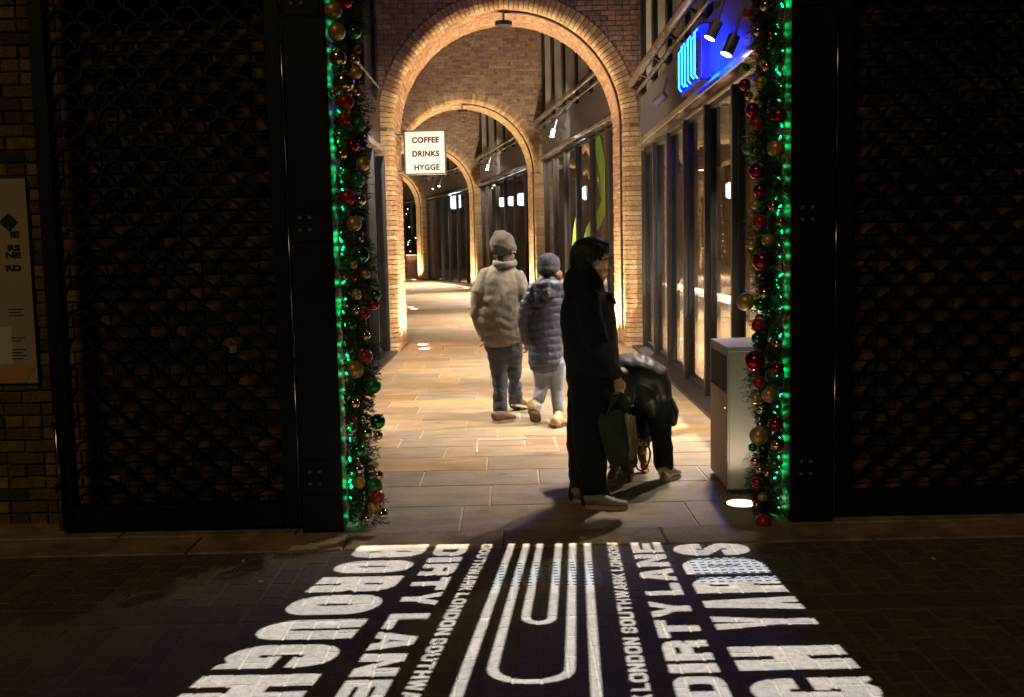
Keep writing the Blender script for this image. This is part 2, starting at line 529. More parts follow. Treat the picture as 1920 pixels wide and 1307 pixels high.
spots_.sort(key=lambda s: (not in_view(s[0], s[1]), s[1]))
rest = MB()
n_s = 0
for x, a, b in spots_:
    cy, ly = (a + b) / 2, (b - a)
    dz = random.uniform(-0.001, 0.001)
    tilt = (random.uniform(-0.004, 0.004), random.uniform(-0.006, 0.006), random.uniform(-0.012, 0.012))
    if n_s < 298 and in_view(x, a):
        child('sett', random.choice(sett_me), street, (x, cy, dz), tilt, (1, (ly - 0.009) / 0.202, 1))
        n_s += 1
    else:
        M = Matrix.Translation((x, cy, dz)) @ Matrix.Rotation(tilt[1], 4, 'Y') @ Matrix.Rotation(tilt[0], 4, 'X')
        rest.cbox((-0.0500, -ly / 2 + 0.005, -0.05), (0.0500, ly / 2 - 0.005, 0), 0.004, M)
tag(rest.build('far_setts', 'sett', street), kind='stuff')
# smooth band across the setts
x = -4.0
while x < 4.0:
    L_ = random.uniform(0.7, 1.1)
    mb = MB().cbox((x + 0.004, 4.587, -0.05), (x + L_ - 0.004, 4.793, 0.001), 0.006)
    mb.build('band_slab', 'sett', street, origin=(0, 0, 0))
    x += L_
# kerb strip in front of the gates (two courses of long stones)
kerb = mesh('kerb', [(-6, 5.67, -0.02), (6, 5.67, -0.02), (6, 6.3, -0.02), (-6, 6.3, -0.02)], [(0, 1, 2, 3)], 'sett_joint')
kerb['kind'] = 'structure'
x = -4.2
while x < 4.2:
    L_ = random.uniform(0.85, 1.25)
    MB().cbox((x + 0.003, 5.672, -0.10), (x + L_ - 0.003, 6.01, 0.006), 0.008).build('kerb_stone', 'kerb_stone', kerb)
    x += L_
for xa, xb in ((-4.2, -1.22), (1.84, 4.2)):
    x = xa
    while x < xb:
        L_ = min(random.uniform(0.7, 1.2), xb - x)
        MB().cbox((x + 0.003, 6.015, -0.10), (x + L_ - 0.003, 6.42, 0.010), 0.008).build('kerb_stone', 'kerb_stone', kerb)
        x += L_
# metal access covers with raised studs
for i, (xa, xb, lab) in enumerate(((-0.15, 0.43, 'studded metal access cover crossed by the projected stripes'), (0.87, 1.49, 'studded metal access cover under the projected letter R'))):
    t = empty('access_cover', ((xa + xb) / 2, 5.2, 0), 0, lab, 'access cover', 'metal access covers in the street')
    MB().cbox((xa, 4.99, -0.04), (xb, 5.41, -0.001), 0.006).build('plate', 'cover_metal', t, origin=t.location)
    st = MB()
    ny, nx = 9, int((xb - xa) / 0.045)
    for a in range(nx):
        for b in range(ny):
            cx, cy = xa + 0.03 + a * 0.045, 5.02 + b * 0.045
            st.box((cx - 0.012, cy - 0.009, -0.002), (cx + 0.012, cy + 0.009, 0.004))
    tag(st.build('studs', 'cover_metal', t, origin=t.location), kind='stuff')
# a few pale specks of litter
for i, (u, v, lab) in enumerate(((457, 1052, 'tiny white litter scrap beside the kerb stones'), (489, 1092, 'tiny white litter scrap on the dark setts'), (1750, 1048, 'tiny pale litter scrap near the darker gate'))):
    p = G(u, v, 0.003)
    mb = MB().prism([(p.x + 0.011 * math.cos(a) * random.uniform(0.6, 1.2), p.y + 0.018 * math.sin(a) * random.uniform(0.6, 1.2)) for a in [k * 1.05 for k in range(6)]], 'z', 0.004, 0.009)
    tag(mb.build('litter', 'poster_white'), lab, 'litter')

# ---- passage floor: York stone flags
floor_ = mesh('passage_floor', [(-14, 6.0, -0.006), (4.0, 6.0, -0.006), (4.0, 90, -0.006), (-14, 90, -0.006)], [(0, 1, 2, 3)], 'pale_joint')
floor_['kind'] = 'structure'
ys = [6.015, 6.62, 7.19, 7.68, 8.17, 8.60, 9.02, 9.45, 9.92, 10.35, 10.82, 11.24, 11.72, 12.15, 12.68, 13.12, 13.6, 14.1, 14.55, 15.05, 15.5, 16.0, 16.5, 17.0]
UPL = [(-1.42, 17.35), (-1.50, 18.45)]
for i in range(len(ys) - 1):
    x = -1.93 - random.uniform(0, 0.8)
    while x < 1.93:
        L_ = random.choice((0.62, 0.8, 0.95, 1.1, 1.25)) * random.uniform(0.9, 1.1)
        a, b = max(x, -1.93), min(x + L_, 1.93)
        if i < 2: a, b = max(x, -1.85), min(x + L_ * 1.2, 1.9)
        if b - a > 0.08:
            mb = MB().cbox((a + 0.005, ys[i] + 0.005, -0.05), (b - 0.005, ys[i + 1] - 0.005, random.uniform(-0.001, 0.0015)), 0.004)
            o = mb.build('flagstone', 'grey_flag' if i < 3 or (i < 4 and random.random() < .4) else 'flag', floor_)
        x += L_ * (1.2 if i < 2 else 1)
mb = MB()
y = 17.0
while y < 88:
    h = random.uniform(0.42, 0.55) * (1 if y < 40 else 2)
    cx = -0.0033 * max(y - 17, 0) ** 1.85 * 0.9
    x = cx - 3.4 - random.uniform(0, 0.8)
    while x < cx + 2.9:
        L_ = random.uniform(0.6, 1.2)
        mb.cbox((x + 0.005, y + 0.005, -0.05), (x + L_ - 0.005, y + h - 0.005, random.uniform(-0.001, 0.0015)), 0.004)
        x += L_
    y += h
tag(mb.build('far_flagstones', 'flag', floor_), kind='stuff')
# brass frame of a recessed cover in the flags
a_, b_, c_, d_ = G(893, 850), G(1048, 846), G(1038, 822), G(895, 826)
t = empty('recessed_cover', ((a_ + c_) / 2), 0, 'thin metal frame of a recessed cover set into the flagstones', 'floor cover')
for p, q in ((a_, b_), (b_, c_), (c_, d_), (d_, a_)):
    MB().tube([p + Vector((0, 0, 0.002)), q + Vector((0, 0, 0.002))], (0.004, 0.012), 4, ref=(0, 0, 1)).build('frame_bar', 'ledge', t, origin=t.location)


# ================================================================== BRICK ARCHES
BH, BL = 0.075, 0.225
RIN, RING, ZS, HALF, THICK = 1.75, 0.225, 3.42, 2.06, 1.45


def bull_profile(length, r=0.105, depth=0.22):
    """cross-section of a bullnose brick: (away from opening, into the wall)"""
    pts = []
    for k in range(6):
        a = k / 5 * PI / 2
        pts.append((r - r * math.cos(a), r - r * math.sin(a)))
    return pts + [(length, 0.0), (length, depth), (0, depth)]


def bull_mesh(length, tangential, name, m, taper=0.0):
    pr = bull_profile(length)
    mb = MB()
    n = len(pr)
    h = tangential / 2
    vs = []
    for s_ in (-1, 1):
        for a, b in pr:
            vs.append((a, b, s_ * (h + taper * a)))
    fs = [tuple(range(n)), tuple(range(2 * n - 1, n - 1, -1))] + [(i, i + n, (i + 1) % n + n, (i + 1) % n) for i in range(n)]
    mb.add(vs, fs)
    for v in mb.v:
        v += Vector((random.uniform(-1, 1), random.uniform(-1, 1), random.uniform(-1, 1))) * 0.0025
    return data_of(mb, name, m)


BRICK_ME = {}
for key, m in (('sooty', 'sooty_brick'), ('brown', 'brown_brick'), ('street', 'street_brick')):
    lst = []
    for k in range(4):
        mb = MB().cbox((-0.107, -0.012, -0.0325), (0.107, 0.03, 0.0325), 0.004)
        for v in mb.v:
            v += Vector((random.uniform(-1, 1), random.uniform(-1, 1), random.uniform(-1, 1))) * 0.0022
        lst.append(data_of(mb, 'brick', m))
    BRICK_ME[key] = lst


def arch_wall(cx, cy, rz, label, near, face, top):
    t = empty('brick_arch', (cx, cy, 0), rz, label, 'brick arch', 'row of brick arches along the passage')
    # mortar core, two layers so the rounded arris stays free
    def outline(r, top_z):
        pts = [(-HALF, 0), (-HALF, top_z), (HALF, top_z), (HALF, 0), (r, 0)]
        pts += [(r * math.cos(a), ZS + r * math.sin(a)) for a in [PI * k / 48 for k in range(49)]]
        pts += [(-r, 0)]
        return pts
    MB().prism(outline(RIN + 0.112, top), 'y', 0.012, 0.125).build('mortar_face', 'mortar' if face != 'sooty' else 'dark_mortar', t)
    MB().prism(outline(RIN + 0.012, top - 0.002), 'y', 0.1255, THICK).build('mortar_core', 'mortar', t)
    # ring of bullnose voussoirs and bullnose pier bricks
    vou = bull_mesh(RING, 0.062, 'voussoir', 'buff_brick', taper=0.018)
    pier_a = [bull_mesh(HALF - RIN - 0.006, 0.064, 'pier_brick', 'buff_brick') for _ in range(3)]
    pier_b = bull_mesh(0.20, 0.064, 'pier_brick', 'buff_brick')
    nv = int(PI * (RIN + 0.02) / 0.0735)
    np_ = int(ZS / BH)
    joined = MB()
    for k in range(nv):
        a = PI * (k + 0.5) / nv
        M = Matrix.Translation((RIN * math.cos(a), random.uniform(-0.004, 0.004), ZS + RIN * math.sin(a))) @ Matrix.Rotation(-a, 4, 'Y')
        if near:
            o = child('voussoir', vou, t)
            o.matrix_local = M
        else:
            joined.add([M @ v.co for v in vou.vertices], [tuple(p.vertices) for p in vou.polygons])
    for k in range(np_):
        z = (k + 0.5) * BH
        for s_ in (-1, 1):
            M = Matrix.Translation((s_ * RIN, random.uniform(-0.004, 0.004), z)) @ (Matrix.Rotation(PI, 4, 'Z') @ Matrix.Scale(-1, 4, (0, 1, 0)) if s_ < 0 else Matrix())
            me = random.choice(pier_a)
            if near:
                o = child('pier_brick', me, t)
                o.matrix_local = M
            else:
                joined.add([M @ v.co for v in me.vertices], [tuple(p.vertices) for p in me.polygons])
    if not near:
        tag(joined.build('ring_bricks', 'buff_brick', t), kind='stuff')
    # spandrel courses
    sp = MB()
    k, n_b = np_, 0
    while (k + 1) * BH < top:
        z = (k + 0.5) * BH
        zz = z - ZS
        ro = RIN + RING + 0.008
        inner = math.sqrt(max(ro * ro - (zz - 0.03) ** 2, 0)) if zz < ro else 0
        x = -HALF - BL * (0.5 * (k % 2)) - random.uniform(0, .02)
        while x < HALF:
            L_ = BL if k % 3 else BL * 0.5
            a, b = max(x, -HALF), min(x + L_, HALF)
            segs = []
            if inner <= 0: segs = [(a, b)]
            else:
                if a < -inner: segs.append((a, min(b, -inner)))
                if b > inner: segs.append((max(a, inner), b))
            for a2, b2 in segs:
                if b2 - a2 < 0.03: continue
                c, l2 = (a2 + b2) / 2, (b2 - a2 - 0.010)
                dy = random.uniform(-0.005, 0.006)
                if near and z < 5.75 and n_b < 298:
                    child('brick', random.choice(BRICK_ME[face]), t, (c, dy, z), (random.uniform(-.01, .01), random.uniform(-.012, .012), random.uniform(-.012, .012)), (l2 / 0.214, 1, 1))
                    n_b += 1
                else:
                    sp.cbox((c - l2 / 2, -0.012 + dy, z - 0.0325), (c + l2 / 2, 0.02 + dy, z + 0.0325), 0.004)
            x += L_
        k += 1
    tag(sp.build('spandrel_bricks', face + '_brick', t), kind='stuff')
    # bricks lining the opening behind the arris
    so = MB()
    path = [('p', (k + 0.5) * BH, -1) for k in range(np_)] + [('a', PI - PI * (k + 0.5) / nv, 0) for k in range(nv)] + [('p', (k + 0.5) * BH, 1) for k in range(np_)]
    for i, (kind, q, s_) in enumerate(path):
        y = 0.228
        first = True
        while y < THICK:
            L_ = (BL if not (first and i % 2) else BL / 2)
            if i % 4 == 2 and not first: L_ = BL / 2
            first = False
            b = min(y + L_, THICK)
            pr = random.uniform(-0.004, 0.004)
            if b - y > 0.04:
                if kind == 'a':
                    M = Matrix.Translation((0, 0, ZS)) @ Matrix.Rotation(-q, 4, 'Y')
                    so.cbox((RIN + pr, y + 0.005, -0.0315), (RIN + 0.03, b - 0.005, 0.0315), 0.004, M)
                else:
                    xs = sorted((s_ * (RIN + pr), s_ * (RIN + 0.03)))
                    so.cbox((xs[0], y + 0.005, q - 0.0325), (xs[1], b - 0.005, q + 0.0325), 0.004)
            y = b
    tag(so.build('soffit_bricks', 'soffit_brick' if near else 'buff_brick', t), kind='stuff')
    return t


#          cx     cy    rot  label
ARCH = [(0.02, 16.45, 0.02), (-1.06, 27.2, 0.115), (-2.95, 39.0, 0.19), (-5.75, 49.5, 0.27), (-9.2, 59.5, 0.34)]
ALAB = ['large brick arch nearest the gate with sooty wall above its glowing ring', 'second brick arch inside the passage, behind the hanging square sign',
        'third brick arch along the passage, partly behind the square sign', 'fourth and smallest brick arch in view, deep in the passage', 'farthest brick arch, only a sliver seen at the end']
arches = []
for i, (cx, cy, rz) in enumerate(ARCH):
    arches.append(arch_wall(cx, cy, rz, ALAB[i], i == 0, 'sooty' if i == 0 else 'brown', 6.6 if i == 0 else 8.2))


def loc2(i, x, y, z=0):
    cx, cy, rz = ARCH[i]
    return Vector((cx + x * math.cos(rz) - y * math.sin(rz), cy + x * math.sin(rz) + y * math.cos(rz), z))


# ---- crown lamp with its cable, and recessed uplights of each arch
ORD = ['nearest', 'second', 'third', 'fourth', 'farthest']
for i in range(4):
    cx, cy, rz = ARCH[i]
    t = empty('arch_lamp', (cx, cy, 0), rz, 'small dark lamp hanging under the crown of the %s arch, cable down one side' % ORD[i], 'lamp', 'lamps under the arch crowns')
    x0 = -0.04
    zc = ZS + math.sqrt(RIN ** 2 - x0 ** 2)
    MB().tube([(x0, 0.30, zc), (x0, 0.30, zc - 0.14)], 0.022, 8).build('stem', 'lamp_body', t)
    MB().tube([(x0, 0.30, zc - 0.14), (x0, 0.30, zc - 0.15), (x0, 0.30, zc - 0.21)], [0.05, 0.13, 0.13], 20).build('lamp_head', 'cable', t)
    pts = [(RIN * 0.992 * math.cos(a), 0.26, ZS + RIN * 0.992 * math.sin(a)) for a in [R(91 - 3.8 * k) for k in range(25)]]
    pts += [(RIN * 0.992, 0.26, z) for z in (3.0, 2.0, 1.0, 0.25)]
    MB().tube(pts, 0.020, 6).build('cable', 'cable', t)
    for j, (lx, ly) in enumerate(((-1.40, 0.42), (-1.47, 1.15), (1.40, 0.42), (1.47, 1.15))):
        p = loc2(i, lx, ly)
        side = 'open side' if lx < 0 else 'shopfront side'
        u = empty('recessed_uplight', p, 0, '%s recessed floor uplight at the %s of the %s arch' % (('front' if j % 2 == 0 else 'rear'), side, ORD[i]), 'uplight', 'floor uplights inside the arches')
        MB().tube([(0, 0, 0.0015), (0, 0, 0.004)], 0.105, 24).build('bezel', 'rail_steel', u)
        MB().tube([(0, 0, 0.0045), (0, 0, 0.006)], 0.088, 24).build('lens', 'uplight_lens', u)
        tx = 0.11 if lx < 0 else -0.11
        o = spot('uplight_beam', (0, 0, 0.012), (-tx * 0.7, 0.0, 1.0), 215, WARM, R(120), 0.8, 0.06, u)

# ================================================================== SHOPFRONTS
def shopfront(A, B, side, label, n, ztop=7.6, fd=0.13, zl=3.1):
    """A near end, B far end on the floor; side=+1 right of the passage, -1 left. local y runs A->B, local +x points into the shop"""
    A, B = Vector(A), Vector(B)
    d = (B - A)
    Ln = d.length
    rz = math.atan2(-d.x, d.y)
    t = empty('shopfront', A, rz, label, 'shopfront', 'dark metal shopfronts along the passage')
    s = side
    def bx(x0, x1): return (min(s * x0, s * x1), max(s * x0, s * x1))
    xa, xb = bx(-0.24, 0.05)
    MB().cbox((xa, 0.0, -0.04), (xb, Ln, 0.035), 0.006).build('threshold', 'fin_metal', t)
    step = Ln / n
    fin = {}
    for k in range(n + 1):
        y = min(max(k * step, 0.06), Ln - 0.06)
        x0, x1 = bx(-fd, 0.05)
        MB().cbox((x0, y - 0.035, 0.03), (x1, y + 0.035, zl - 0.11), 0.004).build('fin', 'fin_metal' if s > 0 else 'black_steel', t)
        x0, x1 = bx(-0.06, 0.07)
        MB().cbox((x0, y - 0.11, zl + 0.035), (x1, y + 0.11, ztop), 0.004).build('mullion', 'dark_frame', t)
    for k in range(n):
        y0, y1 = k * step + 0.036, (k + 1) * step - 0.036
        if k == 0: y0 = 0.096
        if k == n - 1: y1 = Ln - 0.096
        x0, x1 = bx(0.006, 0.018)
        MB().box((x0, y0 + 0.02, 0.10), (x1, y1 - 0.02, zl - 0.16)).build('glass_pane', 'shop_glass', t)
        f = MB()
        x0, x1 = bx(-0.018, 0.04)
        f.box((x0, y0, 0.036), (x1, y1, 0.098)).box((x0, y0, zl - 0.158), (x1, y1, zl - 0.111)).box((x0, y0, 0.099), (x1, y0 + 0.019, zl - 0.159)).box((x0, y1 - 0.019, 0.099), (x1, y1, zl - 0.159))
        f.build('pane_frame', 'dark_frame', t)
        x0, x1 = bx(0.0, 0.05)
        MB().box((x0, k * step + 0.115, zl + 0.035), (x1, (k + 1) * step - 0.115, ztop)).build('wall_panel', 'panel' if s > 0 else 'dark_frame', t)
    x0, x1 = bx(-0.16 if s > 0 else -0.135, 0.06)
    MB().cbox((x0, 0.02, zl - 0.055), (x1, Ln - 0.02, zl + 0.03), 0.01).build('lower_rail', 'rail_steel', t)
    for dx, z, r in (((-0.24, zl + 0.88, 0.055), (-0.13, zl + 0.77, 0.03)) if s > 0 else ((-0.10, zl + 0.88, 0.018),)):
        MB().tube([(s * dx, 0.02, z), (s * dx, Ln - 0.02, z)], r, 12).build('upper_rail', 'rail_steel', t, smooth=True)
    x0, x1 = bx(-0.08, -0.064)
    MB().box((x0, 0.05, zl + 0.08), (x1, Ln - 0.05, zl + 0.68)).build('fascia', 'fascia' if s > 0 else 'dark_frame', t)
    for k in range(n + 1):
        y = min(max(k * step, 0.1), Ln - 0.1)
        if s > 0: MB().tube([(s * -0.25, y, zl + 0.85), (s * -0.05, y, zl + 0.75)], 0.02, 6).build('rail_bracket', 'dark_frame', t)
    return t, Ln


def room(A, B, side, depth, name_i, wallm='interior_wall'):
    """the shop behind the glass"""
    A, B = Vector(A), Vector(B)
    d = (B - A)
    Ln = d.length
    nrm = Vector((d.y, -d.x, 0)).normalized() * side
    a0, a1 = A + nrm * 0.10, B + nrm * 0.10
    b0, b1 = A + nrm * depth, B + nrm * depth
    def quad(nm, p, m):
        o = mesh(nm, p, [(0, 1, 2, 3)], m)
        o['kind'] = 'structure'
    up = Vector((0, 0, 3.1 if name_i == 0 else 3.78))
    quad('shop_floor', [a0 + Vector((0, 0, .02)), b0 + Vector((0, 0, .02)), b1 + Vector((0, 0, .02)), a1 + Vector((0, 0, .02))], 'interior_floor')
    quad('shop_wall', [b0, b1, b1 + up, b0 + up], 'interior_wall')
    quad('shop_wall', [a0, b0, b0 + up, a0 + up], 'interior_wall')
    quad('shop_wall', [a1, b1, b1 + up, a1 + up], 'interior_wall')
    quad('shop_ceiling', [a0 + up, b0 + up, b1 + up, a1 + up], 'black_void')


RS = [((2.02, 6.75, 0), loc2(0, 2.08, -0.03))]
LS = [((-1.96, 6.75, 0), loc2(0, -2.02, -0.03))]
for i in range(4):
    RS.append((loc2(i, 2.02, THICK + .03), loc2(i + 1, 2.02, -0.03)))
    LS.append((loc2(i, -2.02, THICK + .03), loc2(i + 1, -2.02, -0.03)))
RL = ['tall dark metal shopfront beside the bin, under the blue neon sign', 'dark shopfront with pale green leaf graphic between first and second arch', 'dark shopfront with white lanterns between second and third arch',
      'small distant dark shopfront between third and fourth arch', 'farthest dark shopfront beyond the fourth arch']
LL = ['dark metal shopfront seen edge-on behind the garland opposite the bin', 'dark shopfront hidden behind the near pier of the first arch', None, None, None]
for i, (A, B) in enumerate(RS):
    shopfront(A, B, 1, RL[i], (7, 6, 6, 6, 5)[i], fd=0.075 if i == 0 else 0.06, zl=3.1 if i == 0 else 3.78)
    if i == 0: A, B = A, (2.30, 22.0, 0)
    if i == 1: A = Vector(A) + (Vector(B) - Vector(A)) * 0.47
    room(A, B, 1, (4.2, 3.6, 3.4, 3.4, 3.0)[i], i)
for i, (A, B) in enumerate(LS[:2]):
    shopfront(A, B, -1, LL[i], (7, 6)[i])
    room(A, B, -1, 2.5, i)

# ---- white ledge behind the glass
t = mesh('window_ledge', [], [], 'ledge')
bpy.data.objects.remove(t)
A, B = Vector(RS[0][0]), Vector(RS[0][1])
t = MB().cbox((2.16, 7.2, 0.94), (2.48, 16.2, 1.00), 0.008).build('window_ledge', 'ledge')
tag(t, 'long white bar ledge just behind the shop glass beside the bin', 'ledge')

# ---- shop spotlights on the upper rails
def spotlight(loc, aim, side, label, power=170, long=0.17, lit=True):
    t = empty('spotlight', loc, 0, label, 'spotlight', 'spotlights on the shopfront rails')
    s = side
    MB().tube([(s * 0.10, 0, 0.30), (s * 0.02, 0, 0.02)], 0.013, 8).build('arm', 'lamp_body', t)
    a = (Vector(aim) - Vector(loc)).normalized()
    q = a.to_track_quat('-Z', 'Y').to_matrix().to_4x4()
    mb = MB().tube([(0, 0, long * 0.55), (0, 0, long * 0.5), (0, 0, -long * 0.45)], [0.035, 0.05, 0.05], 16)
    mb.v = [q @ v for v in mb.v]
    mb.build('housing', 'lamp_body', t)
    mb = MB().tube([(0, 0, -long * 0.452), (0, 0, -long * 0.456)], 0.046, 16)
    mb.v = [q @ v for v in mb.v]
    mb.build('lens', 'lamp_lens', t)
    if power:
        d = spot('beam', a * (long * 0.47), a * 3, power, WARM2, R(100), 0.8, 0.05, t)
    return t


spotlight(P(1338, 57, 9.5), (0.0, 9.4, 0), 1, 'upper of the two lit spotlights beside the blue neon sign', 200)
spotlight(P(1369, 86, 8.8), (0.3, 8.5, 0), 1, 'lower of the two lit spotlights beside the blue neon sign', 130)
spotlight(P(1238, 186, 13.2), (-0.4, 15.2, 1.4), 1, 'single lit spotlight under the rail between neon sign and arch', 480)
spotlight((-1.78, 10.4, 3.62), (-0.1, 11.3, 0), -1, 'spotlight on the edge-on shopfront rail behind the garland', 400)
spotlight((-1.80, 12.0, 3.62), (0.2, 15.2, 1.6), -1, 'rear spotlight on the edge-on shopfront rail behind the garland', 400)
spotlight(P(1036, 250, 23.3), loc2(0, 0.2, 6.5), 1, 'lower of two small spotlights seen through the nearest arch', 1200)
spotlight(P(1053, 241, 22.3), loc2(1, -0.3, 0, 4.6), 1, 'upper of two small spotlights seen through the nearest arch', 280)
spotlight(P(914, 314, 35.3), loc2(1, 0.2, 6.5), 1, 'lower of two tiny spotlights seen through the second arch', 1300)
spotlight(P(927, 308, 33.8), loc2(2, -0.3, 0, 4.6), 1, 'upper of two tiny spotlights seen through the second arch', 350)
spotlight(P(812, 351, 45.2), loc2(2, 0.2, 6.0), 1, 'lower of the tiny spotlights seen through the third arch', 900)
spotlight(P(824, 346, 43.8), loc2(2, -0.4, 3.6), 1, 'upper of the tiny spotlights seen through the third arch', 900)

# ---- blue neon sign on the fascia
A = Vector((1.93, 11.05, 0))
t = empty('neon_sign', (1.76, 9.88, 2.96), 0, 'glowing blue neon box sign of upright cyan tubes on the shopfront', 'neon sign')
for z in (0.125, 0.605):
    MB().cbox((0.0, 0.0, z), (0.10, 1.12, z + 0.03), 0.004).build('sign_rail', 'neon_box', t)
MB().cbox((0.0, 1.095, 0.156), (0.09, 1.12, 0.604), 0.004).build('end_panel', 'neon_box', t)
MB().box((0.012, -0.006, 0.14), (0.078, -0.001, 0.62)).build('side_panel', 'neon_blue', t)
for k in range(6):
    yy = 0.12 + 0.18 * k
    z0, z1 = 0.16 + 0.02 * (k % 3 == 1), 0.60 - 0.03 * (k % 2)
    MB().tube([(-0.004, yy, z0), (-0.03, yy, z0 + 0.03), (-0.03, yy, z1 - 0.03), (-0.004, yy, z1)], 0.007, 8).build('neon_tube', 'neon_cyan', t, smooth=True)

# ---- hanging square sign
p0 = P(756, 245, 17.0)
p1 = P(835, 243, 17.0)
p2 = P(837, 327, 17.0)
sz = 0.68
sx, sz0 = (p0.x + p1.x) / 2 + 0.003, p2.z
t = empty('hanging_sign', (sx, 17.0, sz0), -0.03, 'square pale sign reading COFFEE DRINKS HYGGE hanging in the arch', 'sign')
hw = (p1.x - p0.x) / 2
hh = (p0.z - p2.z)
MB().cbox((-hw, -0.03, 0), (hw, 0.05, hh), 0.004).build('sign_box', 'dark_frame', t)
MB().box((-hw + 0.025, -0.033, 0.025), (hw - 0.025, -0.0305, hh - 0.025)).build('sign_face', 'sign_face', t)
for z in (hh - 0.06, 0.06):
    MB().tube([(-hw, 0.01, z), (-hw - 0.16, 0.01, z)], 0.014, 6).build('bracket', 'dark_frame', t)


def text(name, s, size, loc, rot, m, parent=None, bold=0.0, align='LEFT', space=1.0, sx=1.0):
    c = bpy.data.curves.new(name, 'FONT')
    c.body = s
    c.size = size
    c.align_x = align
    c.offset = bold
    c.space_character = space
    c.extrude = 0.001
    o = bpy.data.objects.new(name, c)
    COL.objects.link(o)
    dg = bpy.context.evaluated_depsgraph_get()
    me = bpy.data.meshes.new_from_object(o.evaluated_get(dg))
    bpy.data.objects.remove(o)
    me.materials.clear()
    me.materials.append(MATS[m])
    o = link(bpy.data.objects.new(name, me), parent)
    o.location = loc
    o.rotation_euler = rot
    o.scale = (sx, 1, 1)
    return o


for k, wd in enumerate(('COFFEE', 'DRINKS', 'HYGGE')):
    text('lettering', wd, 0.118, (hw - 0.105, -0.036, hh - 0.195 - k * 0.208 * hh / 0.68), (PI / 2, 0, 0), 'ink', t, bold=0.0055, align='RIGHT', space=1.08, sx=0.98)

# ---- green leaf graphic on the glass of the second shopfront
A, B = Vector(RS[1][0]), Vector(RS[1][1])
dd = (B - A).normalized()
nn = Vector((dd.y, -dd.x, 0))
def on_glass(u, v, off):
    o_ = A + nn * off
    r_ = ray(u, v)
    tt = (o_ - Vector((0, 0, EYE))).dot(nn) / r_.dot(nn)
    return Vector((0, 0, EYE)) + r_ * tt
t = empty('leaf_graphic', A, 0, 'tall pale green leaf shapes stuck on dark shop glass inside the first arch', 'window graphic')
for poly in ([(1117, 250), (1124, 248), (1133, 300), (1134, 405), (1128, 418), (1119, 432), (1119, 400), (1128, 375), (1124, 325), (1117, 290)],
             [(1071, 478), (1075, 430), (1079, 408), (1080, 450), (1078, 490), (1073, 500)],
             [(1092, 455), (1100, 425), (1111, 408), (1112, 470), (1110, 480), (1093, 478)]):
    q = [on_glass(u, v, -0.012) for u, v in poly]
    n = len(q)
    mb = MB().add([p for p in q] + [p + nn * 0.006 for p in q], [tuple(range(n)), tuple(range(2 * n - 1, n - 1, -1))] + [(i, (i + 1) % n, (i + 1) % n + n, i + n) for i in range(n)])
    mb.build('leaf', 'green_vinyl', t, origin=A)

# ---- lanterns inside the shops
def lantern(u, v, Y, r, label, m='lantern'):
    p = P(u, v, Y)
    t = empty('pendant_lantern', p, 0, label, 'lantern', 'lanterns glowing inside the shops')
    MB().tube([(0, 0, -r), (0, 0, -0.8 * r), (0, 0, 0.8 * r), (0, 0, r)], [r * 0.4, r * 0.75, r * 0.75, r * 0.4], 12).build('shade', m, t, smooth=False)
    MB().tube([(0, 0, r), (0, 0, max(r + 0.05, (3.05 if Y < 17 else 3.75) - p.z))], 0.008, 6).build('cord', 'cable', t)


lantern(1372, 357, 12.1, 0.09, 'white lantern glowing behind the shop glass above the bin')
lantern(1101, 362, 27.0, 0.17, 'taller white lantern behind glass seen through the nearest arch')
lantern(1109, 374, 26.0, 0.12, 'smaller white lantern behind glass seen through the nearest arch')
lantern(1124, 358, 24.5, 0.10, 'white lantern partly behind the green leaf graphic')
lantern(941, 379, 38.3, 0.16, 'first white lantern behind glass seen through the second arch')
lantern(959, 377, 36.9, 0.16, 'middle white lantern behind glass seen through the second arch')
lantern(978, 374, 35.2, 0.20, 'last white lantern behind glass close to the second arch ring')
lantern(853, 377, 47.5, 0.34, 'wide white lantern behind glass seen through the third arch')
for u, v, Y, lab in ((1277, 470, 14.2, 'warm glowing jar lamp deep inside the near shop'), (1305, 470, 14.6, 'warm glowing jar lamp standing beside a menu board in the shop')):
    pass

# interior warm downlights of the near shop, visible as reflections and glow on the floor
for k, (x, y) in enumerate(((3.3, 10.5), (3.2, 14.5), (3.4, 19.0))):
    t = empty('ceiling_lamp', (x, y, 2.85), 0, '%s warm ceiling lamp inside the shop beside the bin' % ('first', 'middle', 'last')[k], 'ceiling lamp', 'ceiling lamps inside the near shop')
    MB().tube([(0, 0, 0.0), (0, 0, 0.22)], 0.06, 12).build('can', 'lamp_body', t)
    MB().tube([(0, 0, -0.004), (0, 0, -0.001)], 0.05, 12).build('lens', 'lamp_lens', t)
    spot('beam', (0, 0, -0.02), (0, 0, -1), 520, WARM2, R(130), 0.6, 0.05, t)

